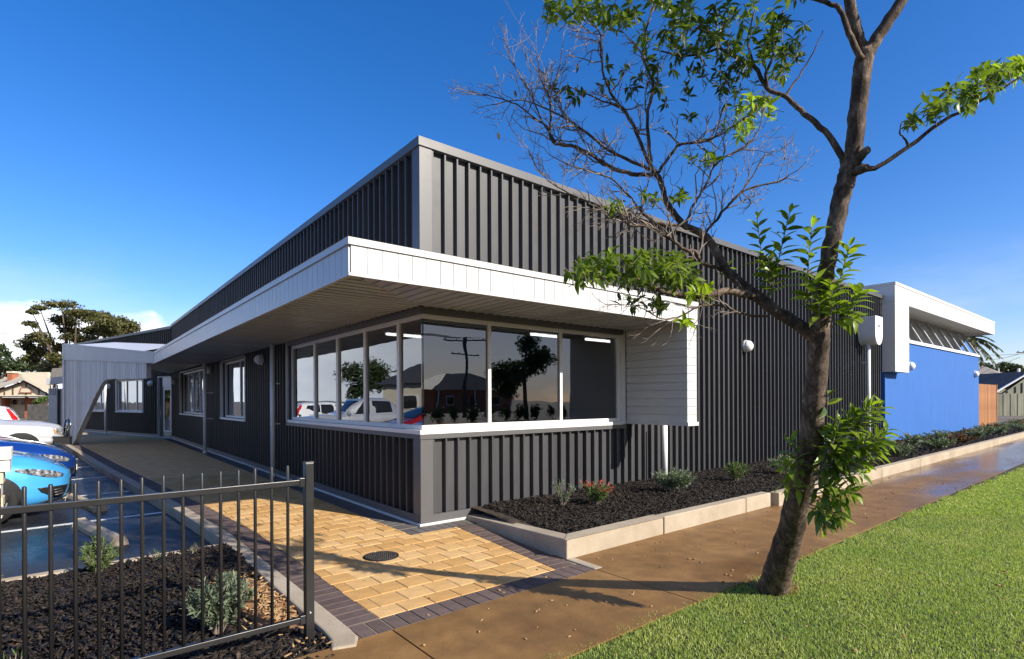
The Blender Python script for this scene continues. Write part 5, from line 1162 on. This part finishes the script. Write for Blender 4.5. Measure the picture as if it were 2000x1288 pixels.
def plain_house(x, y, w_, dp, hw, hr, roofm, wallm, label, rz=0):
    t = thing('house', label, 'house', (x, y, -.2), None, rz, True)
    b = MB(); b.box(-w_/2, w_/2, -dp/2, dp/2, 0, hw); link('wall', b.mesh('wall', M[wallm]), t)
    b = MB(); o_ = .5; b.add([(-w_/2-o_, -dp/2-o_, hw), (w_/2+o_, -dp/2-o_, hw), (w_/2+o_, dp/2+o_, hw), (-w_/2-o_, dp/2+o_, hw), (-w_/2+dp/2, 0, hw+hr), (w_/2-dp/2, 0, hw+hr)], [(0,1,5,4),(2,3,4,5),(1,2,5),(3,0,4),(3,2,1,0)]); link('roof', b.mesh('roof', M[roofm]), t)
    for sgn in (-1, 1):
        for xx in (-w_*.3, w_*.28):
            b = MB(); b.box(xx - .8, xx + .8, sgn*(dp/2 + .03) - .03, sgn*(dp/2 + .03) + .03, .9, 2.2); wn = link('window', b.mesh('window', M['frame']), t)
            b = MB(); b.box(xx - .7, xx + .7, sgn*(dp/2 + .07) - .015, sgn*(dp/2 + .07) + .015, 1.0, 2.1); link('pane', b.mesh('pane', M['carglass']), wn)
        b = MB(); b.box(-.5, .45, sgn*(dp/2 + .03) - .03, sgn*(dp/2 + .03) + .03, 0, 2.1); link('door', b.mesh('door', M['brown']), t)
    for px_ in (-w_/2 + .2, 0, w_/2 - .2):
        b = MB(); b.box(px_ - .06, px_ + .06, dp/2 + .36, dp/2 + .46, 0, hw); link('verandah_post', b.mesh('verandah_post', M['frame']), t)
    return t
plain_house(14, -52, 14, 9, 3, 2.4, 'roofgrey', 'cream', 'cream house across the street mirrored in the front windows')
plain_house(40, -60, 13, 9, 3, 2.6, 'roofdark', 'brick', 'brick house across the street mirrored in the front windows')
plain_house(-12, -39, 14, 9, 3, 2.8, 'roofdark', 'brick', 'brick house across the street behind the camera')
plain_house(-27, 36, 15, 11, 3.2, 4.2, 'roofdark', 'cream', 'dark hip-roofed house beyond the car park mirrored in the side windows', 1.2)
plain_house(-38, 20, 13, 9, 3, 2.6, 'roofgrey', 'brick', 'grey-roofed house beyond the car park behind the parked cars', 1.5)
for i, (x, y, hgt, rw) in enumerate(((-24, 26, 4.6, 2.4), (-33, 30, 6.5, 3), (-20, 47, 6, 3))):
    t = thing('hedge_tree', ('low bushy tree at the car park edge mirrored in the side windows', 'taller bushy tree beyond the car park, left of the dark roof', 'bushy tree behind the dark hip-roofed house')[i], 'tree', (x, y, -.2), 'trees at the car park boundary'); r2 = np.random.default_rng(90 + i)
    its = [((x + r2.normal(0, rw*.4), y + r2.normal(0, rw*.4), hgt*.62 + r2.normal(0, hgt*.14)), rw*.5, rw*.4, rw*.5) for _ in range(8)]
    b = MB(); b.tube([(x, y, -.2), (x, y, hgt*.6)], [.2, .1], 8); b.build('trunk', M['bark'], t, True); clumps('crown', its, M['gum2'], t, 1200, .32, 95 + i)

# ================================================================== the foreground tree
TB = at(1511, 1150, 4.33)
tree = thing('leaning_tree', 'leaning tree with mottled bark, bare twigs and glossy leaf clusters on the lawn', 'tree', TB)
r6 = np.random.default_rng(66); random.seed(66)
def path(pts, sub=4, jit=0.):
    P = [at(u, v, d) for u, v, w_, d in pts]; Rr = [w_ * (.5 if w_ < 9 else .435) * d / FPX for u, v, w_, d in pts]; oP = []; oR = []
    n = len(P)
    for i in range(n - 1):
        p0, p1, p2, p3 = P[max(i-1, 0)], P[i], P[i+1], P[min(i+2, n-1)]
        for k in range(sub):
            t = k / sub
            q = .5 * ((2*p1) + (p2 - p0)*t + (2*p0 - 5*p1 + 4*p2 - p3)*t*t + (3*p1 - p0 - 3*p2 + p3)*t**3)
            oP.append(q + Vector([random.uniform(-jit, jit) for _ in range(3)])); oR.append(Rr[i] + (Rr[i+1] - Rr[i])*t)
    oP.append(P[-1]); oR.append(Rr[-1]); return oP, oR
def limb(name, pts, sides=10, sub=4, wob=.04, jit=.003):
    P, Rr = path(pts, sub, jit); b = MB(); b.tube(P, Rr, sides, True, wob); return b.build(name, M['bark'], tree, True)
TR = [(1500, 1205, 84, 4.46), (1508, 1160, 66, 4.34), (1522, 1110, 60, 4.12), (1538, 1061, 56, 3.93), (1557, 979, 53, 3.66), (1578, 897, 50, 3.44), (1588, 815, 46, 3.29), (1595, 732, 43, 3.18), (1600, 655, 45, 3.10), (1607, 600, 36, 3.06), (1617, 513, 33, 3.02), (1632, 440, 36, 3.0), (1648, 370, 38, 2.97), (1660, 325, 40, 2.95), (1668, 292, 36, 2.93), (1677, 195, 36, 2.89), (1686, 130, 38, 2.86), (1690, 100, 36, 2.85)]
limb('trunk', TR, 18, 6, .05, .004)
limb('branch', [(1690, 112, 32, 2.85), (1707, 85, 27, 2.83), (1730, 49, 26, 2.80), (1763, 0, 24, 2.76), (1800, -60, 20, 2.72), (1830, -140, 14, 2.7)], 12)
limb('branch', [(1688, 112, 28, 2.86), (1678, 80, 24, 2.86), (1669, 45, 23, 2.86), (1658, 0, 22, 2.86), (1640, -80, 16, 2.9), (1600, -170, 9, 2.95)], 12)
limb('branch', [(1684, 116, 14, 2.83), (1662, 75, 13, 2.82), (1649, 42, 12, 2.82), (1638, 16, 11, 2.83), (1610, 5, 9, 2.85), (1585, -8, 8, 2.88), (1550, -50, 5, 2.9)], 8)
limb('branch', [(1664, 338, 18, 2.95), (1690, 332, 13, 2.92), (1717, 325, 10, 2.90), (1776, 286, 8, 2.84), (1837, 240, 7, 2.79), (1883, 216, 5.5, 2.75), (1945, 180, 4.5, 2.70), (1995, 150, 3, 2.66)], 8)
limb('branch', [(1776, 287, 6, 2.84), (1768, 275, 4, 2.83), (1758, 258, 3, 2.82), (1762, 240, 2.5, 2.82)], 6)
limb('knot_stub', [(1668, 318, 26, 2.92), (1684, 302, 20, 2.88), (1697, 292, 15, 2.86)], 10, 3, .12)
limb('knot_stub', [(1672, 334, 24, 2.92), (1688, 328, 18, 2.88), (1694, 326, 12, 2.87)], 10, 3, .12)
limb('branch', [(1655, 330, 20, 2.96), (1645, 310, 15, 2.97), (1620, 266, 13, 3.0), (1584, 234, 12, 3.04), (1558, 211, 11, 3.08), (1532, 188, 10, 3.12), (1499, 172, 9, 3.16), (1473, 130, 8, 3.2), (1441, 114, 7, 3.24), (1408, 94, 6, 3.28), (1370, 50, 5, 3.3), (1340, 0, 4, 3.34)], 9)
limb('branch', [(1499, 172, 7, 3.16), (1496, 143, 6, 3.16), (1510, 110, 5, 3.14), (1520, 70, 4, 3.12), (1530, 20, 3, 3.1)], 7)
MAINL = [(1602, 668, 40, 3.10), (1587, 655, 34, 3.10), (1552, 630, 27, 3.13), (1509, 603, 26, 3.17), (1487, 584, 25, 3.2), (1459, 563, 22, 3.23), (1421, 530, 20, 3.28), (1405, 504, 19, 3.3), (1385, 470, 17, 3.33), (1367, 455, 16, 3.35), (1336, 440, 15, 3.38), (1316, 417, 14, 3.4), (1300, 393, 13, 3.42), (1295, 370, 12, 3.43), (1287, 348, 12, 3.44), (1281, 340, 11, 3.45)]
limb('branch', MAINL, 12, 5, .07)
L2 = [(1490, 586, 22, 3.2), (1459, 577, 18, 3.18), (1421, 569, 16, 3.15), (1375, 578, 14, 3.12), (1336, 577, 13, 3.1), (1303, 572, 10, 3.08), (1270, 560, 8, 3.06), (1247, 545, 6, 3.05), (1210, 535, 4, 3.05), (1160, 525, 3, 3.05)]
limb('branch', L2, 10)
thin = [
 [(1281, 341, 9, 3.45), (1253, 342, 8.5, 3.47), (1215, 335, 8, 3.5), (1178, 320, 7.5, 3.53), (1153, 301, 7, 3.56), (1116, 286, 6.5, 3.6), (1085, 281, 6, 3.62), (1074, 261, 5, 3.63), (1076, 217, 4, 3.63), (1070, 175, 2.6, 3.62)],
 [(1281, 338, 9, 3.45), (1274, 329, 8, 3.45), (1256, 292, 7, 3.46), (1237, 245, 6.5, 3.48), (1218, 214, 6, 3.5), (1197, 189, 5, 3.5), (1180, 150, 4.2, 3.5), (1174, 110, 4, 3.5), (1173, 68, 3.4, 3.5), (1150, 40, 2.6, 3.5), (1130, 5, 2, 3.5)],
 [(1270, 315, 7, 3.45), (1268, 295, 7, 3.44), (1265, 230, 6.5, 3.42), (1274, 177, 6, 3.4), (1271, 146, 5, 3.38), (1255, 110, 4.5, 3.36), (1262, 60, 4, 3.34), (1280, 0, 3, 3.3)],
 [(1283, 340, 7, 3.45), (1293, 326, 6, 3.44), (1324, 286, 5.5, 3.42), (1340, 281, 5, 3.4), (1377, 276, 4.5, 3.38), (1415, 258, 4, 3.35), (1450, 235, 3, 3.33), (1475, 215, 2, 3.3)],
 [(1278, 335, 7, 3.46), (1265, 329, 6.5, 3.47), (1222, 311, 6, 3.5), (1175, 283, 5.5, 3.52), (1147, 261, 5, 3.54), (1110, 235, 4, 3.56), (1070, 215, 3.2, 3.58), (1020, 195, 2.4, 3.6), (960, 205, 1.6, 3.6)],
 [(1408, 527, 9, 3.29), (1370, 514, 8, 3.27), (1359, 493, 7.5, 3.25), (1336, 488, 7, 3.24), (1311, 468, 6, 3.22), (1270, 445, 5, 3.2), (1231, 441, 4.5, 3.2), (1216, 422, 3.5, 3.2)],
 [(1340, 442, 7, 3.38), (1285, 437, 6, 3.36), (1257, 417, 6, 3.35), (1244, 404, 6, 3.34), (1200, 425, 4, 3.33), (1177, 411, 3.6, 3.33), (1124, 383, 3.2, 3.34), (1079, 360, 2.6, 3.35), (1050, 330, 2, 3.36), (1034, 300, 1.4, 3.36)],
 [(1244, 404, 4, 3.34), (1234, 388, 4, 3.35), (1195, 350, 3.4, 3.37), (1150, 335, 2.6, 3.38), (1100, 318, 2, 3.4), (1070, 300, 1.3, 3.4)],
 [(1372, 455, 6, 3.35), (1380, 452, 5.5, 3.34), (1400, 429, 5, 3.32), (1423, 401, 4.5, 3.3), (1460, 370, 4, 3.27), (1519, 356, 3, 3.23), (1545, 340, 2, 3.2)],
 [(1423, 401, 4, 3.3), (1450, 372, 3.2, 3.28), (1470, 344, 2.8, 3.27), (1490, 309, 2.2, 3.25), (1512, 296, 1.6, 3.24)],
 [(1340, 442, 6, 3.38), (1349, 411, 5, 3.36), (1362, 390, 4.6, 3.35), (1382, 354, 4.2, 3.33), (1395, 325, 3.8, 3.32), (1431, 299, 3.4, 3.3), (1470, 273, 3, 3.28), (1488, 235, 2.2, 3.26)],
 [(1395, 325, 3, 3.32), (1385, 300, 2.4, 3.33), (1372, 290, 2, 3.34)],
 [(1500, 619, 5, 3.18), (1470, 618, 5, 3.16), (1439, 609, 4.6, 3.14), (1398, 596, 4.2, 3.12), (1362, 601, 3.6, 3.1), (1325, 620, 3, 3.08), (1290, 622, 2.6, 3.07), (1250, 600, 2, 3.06), (1212, 595, 1.4, 3.05)],
 [(1076, 255, 4, 3.63), (1050, 235, 3.4, 3.64), (1010, 205, 2.8, 3.65), (965, 190, 2.2, 3.66), (915, 178, 1.4, 3.66)],
 [(1085, 278, 4, 3.62), (1060, 240, 3.2, 3.63), (1035, 180, 2.6, 3.64), (1005, 130, 2, 3.64), (990, 85, 1.2, 3.64)],
 [(1076, 200, 3, 3.63), (1062, 170, 2.6, 3.63), (1050, 120, 2, 3.63), (1047, 85, 1.2, 3.63)],
 [(1076, 180, 3, 3.62), (1090, 140, 2.4, 3.6), (1098, 95, 1.6, 3.6)],
 [(1441, 114, 5, 3.24), (1410, 70, 4, 3.25), (1430, 20, 3, 3.25)], [(1473, 130, 5, 3.2), (1460, 80, 4, 3.2), (1475, 20, 3, 3.2)], [(1532, 188, 5, 3.12), (1560, 150, 3.4, 3.1), (1590, 100, 2.4, 3.08), (1607, 60, 1.4, 3.06)],
 [(1408, 94, 5, 3.28), (1340, 110, 4, 3.3), (1290, 100, 3, 3.32)], [(1218, 214, 4, 3.5), (1160, 190, 3, 3.52), (1110, 170, 2, 3.54)]]
tw = MB(); tips = []
for pts in thin:
    limb('branch', pts, 7, 4, .06, .004)
# fans of bare twigs
def fan(P, D, L, rad, lev):
    m = P + D*(L*.5) + Vector(r6.normal(0, L*.05, 3)); e = P + D*L + Vector(r6.normal(0, L*.08, 3)) + UPZ*(L*.06)
    tw.tube([P, m, e], [rad, rad*.9, rad*.7], 5 if lev > 1 else 4, True)
    if lev == 0: tips.append((e, D)); return
    for k in range(2 if r6.random() < .4 else 3):
        nd = (D + Vector(r6.normal(0, .48, 3)) + UPZ*.12).normalized(); nd = (nd - FWD*(nd.dot(FWD)*.45)).normalized(); fan(e if k < 2 else m, nd, L*r6.uniform(.5, .8), rad*.68, lev - 1)
nn = len(thin)
for bi, pts in enumerate(thin):
    P, Rr = path(pts, 4)
    bare = bi in (0, 1, 4, 6, 7, 8, 9, 10, 11, 13, 14, 15, 16, 2, 3, 12, 5)
    if not bare: continue
    n = len(P)
    for i in range(int(n*.22), n - 1):
        if r6.random() < (.75 if bi in (0, 4, 13, 14, 15, 16, 1) else .6):
            T = (P[i+1] - P[i]).normalized(); D = (T*.7 + Vector(r6.normal(0, .6, 3)) + UPZ*.25).normalized(); D = (D - FWD*(D.dot(FWD)*.4)).normalized()
            fan(P[i], D, r6.uniform(.07, .15), min(Rr[i]*.7, .0052), 2)
    fan(P[-1], (P[-1] - P[-3]).normalized(), .08, max(Rr[-1]*.9, .0026), 2)
P, Rr = path(MAINL, 4)
for i in range(20, len(P)):
    if r6.random() < .35: fan(P[i], Vector(r6.normal(0, .6, 3) + np.array([0, 0, .6])).normalized(), .12, .003, 2)
o = tw.build('twigs', M['twig'], tree); o['kind'] = 'stuff'
# ------------------------------------------------------------------ leaves
LT = np.linspace(0, 1, 6); LW = np.array([.06, .62, 1., .92, .55, .0])
def leaf_template(droop=.34, fold=.28):
    V = []
    for t, wv in zip(LT, LW):
        z = -droop*t*t; hw = .17*wv
        V += [(t, -hw, z + fold*hw), (t, 0, z), (t, hw, z + fold*hw)]
    F = []
    for i in range(5): F += [(3*i, 3*i+3, 3*i+4, 3*i+1), (3*i+1, 3*i+4, 3*i+5, 3*i+2)]
    return np.array(V), F
LVs = [leaf_template(d, f)[0] for d, f in ((.22, .25), (.38, .35), (.55, .2), (.1, .45))]; LF = leaf_template()[1]
leaves = []       # P, D, N, L, material, template
stems = MB()
def add_leaf(P, D, L, mat):
    k = -1.07 - P[1]
    if -1.5 < P[0] - .33*k < 1.2 and 2.5 < P[2] - .6*k < 3.05: return      # keep the sunlit fascia corner clear
    D = Vector(D).normalized(); N_ = UPZ*1.0 + Vector(r6.normal(0, .35, 3)); S = N_.cross(D)
    if S.length < .1: S = D.orthogonal()
    S.normalize(); N_ = D.cross(S); leaves.append((Vector(P), D, S, N_, L, mat, int(r6.integers(0, 4))))
def sprig(P, A, n, L, mat, stem=.07):
    A = Vector(A).normalized(); P = Vector(P); stems.tube([P - A*stem - UPZ*.01, P], [.0024, .0014], 4)
    a0 = r6.uniform(0, 6.28); o1 = A.orthogonal().normalized(); o2 = A.cross(o1)
    for k in range(n):
        a = a0 + k*2.4; el = r6.uniform(.15, 1.0); D = A*el + (o1*math.cos(a) + o2*math.sin(a))*r6.uniform(.7, 1.1) - UPZ*r6.uniform(0, .35)
        add_leaf(P - A*stem*.9*r6.random()*(k/n), D, L*r6.uniform(.65, 1.15), mat)
def cluster(u, v, ru, rv, n, mat, d, L=.105, dr=.22, nl=(6, 10)):
    for k in range(n):
        a = r6.uniform(0, 6.28); q = math.sqrt(r6.random()); P = at(u + ru*q*math.cos(a), v + rv*q*math.sin(a), d + r6.normal(0, dr))
        A = UPZ*.55 + Vector(r6.normal(0, .65, 3)); sprig(P, A, int(r6.integers(*nl)), L, mat, .06)
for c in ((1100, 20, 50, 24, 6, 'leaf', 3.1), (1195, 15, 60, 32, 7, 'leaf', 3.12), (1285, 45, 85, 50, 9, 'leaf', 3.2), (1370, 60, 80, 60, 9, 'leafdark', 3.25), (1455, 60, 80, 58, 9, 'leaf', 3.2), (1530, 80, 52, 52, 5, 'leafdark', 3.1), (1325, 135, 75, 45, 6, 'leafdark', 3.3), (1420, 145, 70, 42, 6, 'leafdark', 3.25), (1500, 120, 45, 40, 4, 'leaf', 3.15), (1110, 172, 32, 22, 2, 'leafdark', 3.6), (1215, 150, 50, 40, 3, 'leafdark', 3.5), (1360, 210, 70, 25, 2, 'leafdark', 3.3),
          (1477, 222, 42, 38, 8, 'youngleaf', 3.27), (1440, 255, 25, 20, 2, 'youngleaf', 3.3), (1372, 312, 30, 25, 3, 'leaf', 3.33), (1330, 390, 26, 16, 3, 'leaf', 3.38), (1212, 406, 26, 16, 3, 'leaf', 3.2), (1275, 384, 26, 10, 2, 'leaf', 3.35),
          (1150, 528, 42, 26, 8, 'leaf', 3.06), (1215, 520, 55, 30, 12, 'leaf', 3.06), (1285, 522, 55, 36, 13, 'leaf', 3.08), (1335, 542, 40, 28, 9, 'leaf', 3.1), (1372, 568, 24, 12, 4, 'youngleaf', 3.12), (1245, 545, 70, 18, 6, 'leafdark', 3.12), (1232, 588, 22, 12, 2, 'leafdark', 3.06), (1275, 592, 20, 14, 3, 'leafdark', 3.07), (1330, 622, 14, 10, 1, 'youngleaf', 3.08), (1420, 524, 6, 4, 1, 'youngleaf', 3.26),
          (1785, 240, 18, 12, 2, 'leaf', 2.82), (1838, 208, 30, 18, 4, 'leaf', 2.79), (1882, 178, 36, 26, 6, 'leaf', 2.75), (1940, 150, 36, 24, 6, 'leaf', 2.70), (1985, 130, 26, 18, 4, 'youngleaf', 2.67),
          (1560, -60, 120, 60, 10, 'leaf', 3.0), (1400, -50, 140, 45, 12, 'leaf', 3.2), (1250, -50, 100, 40, 8, 'leaf', 2.95), (1760, -120, 120, 60, 8, 'leaf', 2.7)):
    c = list(c); c[4] = max(c[4] + 1, int(c[4]*(3.3 if c[1] < 180 else 2.3))); cluster(*c[:7], L=.062 if c[1] < 450 else .072, dr=.2)
def shoot(pts, n, L, mat):
    P = [at(*p) for p in pts]; stems.tube(P, [.0045, .0035, .002][:len(P)] if len(P) == 3 else [.005] + [.0035]*(len(P)-2) + [.002], 5)
    for k in range(n):
        s = .25 + .75*k/(n - 1); x = s*(len(P) - 1); j = min(int(x), len(P) - 2); q = P[j].lerp(P[j+1], x - j); tg = (P[j+1] - P[j]).normalized(); a = k*2.4; o1 = tg.orthogonal().normalized(); o2 = tg.cross(o1)
        add_leaf(q, tg*(.35 + .5*s) + (o1*math.cos(a) + o2*math.sin(a)), L*r6.uniform(.8, 1.15)*(1 - .25*s), 'youngleaf' if s > .93 else mat)
for pts, n in (([(1498, 592, 3.18), (1492, 530, 3.16), (1478, 425, 3.14)], 17), ([(1500, 592, 3.18), (1520, 510, 3.15), (1543, 412, 3.12)], 20), ([(1505, 596, 3.18), (1510, 560, 3.12), (1500, 500, 3.08)], 14), ([(1582, 640, 3.05), (1577, 540, 3.0), (1586, 440, 2.98)], 20), ([(1622, 640, 3.0), (1640, 550, 2.95), (1660, 478, 2.92)], 20), ([(1625, 640, 3.0), (1665, 600, 2.93), (1682, 570, 2.9)], 14), ([(1600, 640, 3.0), (1600, 600, 2.94), (1590, 545, 2.92)], 14), ([(1615, 640, 2.98), (1625, 600, 2.92), (1622, 555, 2.9)], 14), ([(1618, 630, 2.98), (1650, 620, 2.93), (1668, 625, 2.9)], 9),
               ([(1592, 900, 3.36), (1640, 850, 3.25), (1672, 805, 3.2)], 20), ([(1590, 915, 3.36), (1660, 860, 3.24), (1722, 795, 3.18)], 24), ([(1588, 925, 3.36), (1650, 900, 3.22), (1735, 840, 3.15)], 22), ([(1585, 950, 3.4), (1640, 930, 3.25), (1690, 925, 3.2)], 16), ([(1582, 960, 3.42), (1610, 900, 3.3), (1622, 840, 3.24)], 18), ([(1580, 985, 3.46), (1615, 970, 3.32), (1650, 985, 3.27)], 14), ([(1578, 990, 3.46), (1600, 1000, 3.36), (1612, 1030, 3.32)], 12), ([(1580, 970, 3.44), (1605, 950, 3.3), (1632, 950, 3.24)], 14), ([(1586, 930, 3.4), (1625, 905, 3.26), (1645, 890, 3.2)], 16),
               ([(1590, 905, 3.36), (1665, 835, 3.2), (1705, 790, 3.14)], 20), ([(1588, 940, 3.38), (1670, 905, 3.2), (1715, 880, 3.14)], 18), ([(1584, 965, 3.4), (1635, 960, 3.26), (1672, 965, 3.2)], 14), ([(1580, 985, 3.44), (1625, 1000, 3.3), (1640, 1015, 3.26)], 12), ([(1588, 915, 3.36), (1625, 870, 3.2), (1640, 820, 3.16)], 18), ([(1590, 900, 3.34), (1690, 870, 3.14), (1728, 855, 3.1)], 18),
               ([(1572, 930, 3.42), (1555, 900, 3.36), (1548, 860, 3.33)], 13), ([(1570, 945, 3.42), (1545, 925, 3.36), (1528, 905, 3.33)], 10), ([(1568, 960, 3.44), (1545, 950, 3.38), (1530, 945, 3.35)], 7), ([(1606, 800, 3.24), (1616, 790, 3.2), (1618, 770, 3.2)], 4)):
    shoot(pts, int(n*1.6), .115, 'leaf' if r6.random() < .75 else 'brightleaf')
for k in range(80):                 # unseen crown sprays above the frame, added to shade the wheel stop
    v = r6.normal(0, 1, 3); v = v/np.linalg.norm(v)*r6.random()**.4; sprig(Vector((-.15 + v[0]*.9, -6.5 + v[1]*.8, 5.3 + v[2]*.4)), UPZ*.5 + Vector(r6.normal(0, .6, 3)), 9, .11, 'leaf', .1)
limb('branch', [(1830, -140, 14, 2.7), (1700, -420, 11, 2.6), (1400, -800, 8, 2.4), (1100, -1250, 4, 2.0)], 8)
stems.build('shoots', M['twig'], tree)['kind'] = 'stuff'
# a few dry brown leaves still hanging
for u, v in ((973, 262), (1150, 40), (1128, 128), (1006, 180), (1385, 318), (1080, 190)): add_leaf(at(u, v - 5, 3.6), (.2, .1, -1), .06, 'rust')
order = sorted(range(len(leaves)), key=lambda i: -(leaves[i][4] / (leaves[i][0] - CAM).dot(FWD)) * (1 if -20 < 1000 + FPX*(leaves[i][0] - CAM).dot(RGT)/(leaves[i][0] - CAM).dot(FWD) < 2020 and HORIZ - FPX*(leaves[i][0] - CAM).dot(UPV)/(leaves[i][0] - CAM).dot(FWD) > -10 else .1))
single = set(order[:300]); lm = {}
def unit_leaf(k, mat):
    if (k, mat) not in lm:
        b = MB(); b.add(LVs[k], LF); lm[(k, mat)] = b.mesh('leaf', M['leaf1' if mat == 'leaf' else mat], True)
    return lm[(k, mat)]
acc = {}
for i, (P, D, S, N_, L, mat, k) in enumerate(leaves):
    if i in single:
        o = bpy.data.objects.new('leaf', unit_leaf(k, mat)); COL.objects.link(o); o.parent = tree; o.matrix_parent_inverse = Matrix.Translation(-tree.location)
        o.matrix_basis = Matrix(((D.x*L, S.x*L, N_.x*L, P.x), (D.y*L, S.y*L, N_.y*L, P.y), (D.z*L, S.z*L, N_.z*L, P.z), (0, 0, 0, 1)))
    else:
        T = LVs[k] * L; V = np.array(P)[None] + T[:, :1]*np.array(D)[None] + T[:, 1:2]*np.array(S)[None] + T[:, 2:]*np.array(N_)[None]
        acc.setdefault(mat, []).append(V)
for mat, Vs in acc.items():
    n = len(Vs); V = np.concatenate(Vs); F = (np.array(LF)[None] + (np.arange(n)*18)[:, None, None]).reshape(-1, 4); o = npmesh('foliage', V, F, M[mat], tree, True); o['kind'] = 'stuff'
# dry grass tuft round the foot of the trunk
P = np.array([(TB.x + math.cos(a)*q, TB.y + math.sin(a)*q) for a, q in zip(r6.uniform(0, 6.28, 260), r6.uniform(.10, .19, 260))])
o = blades(P, .04, .11, .004, 'grass', M['straw']); tag(o, 'dry straw-coloured grass tuft at the foot of the tree', 'grass')
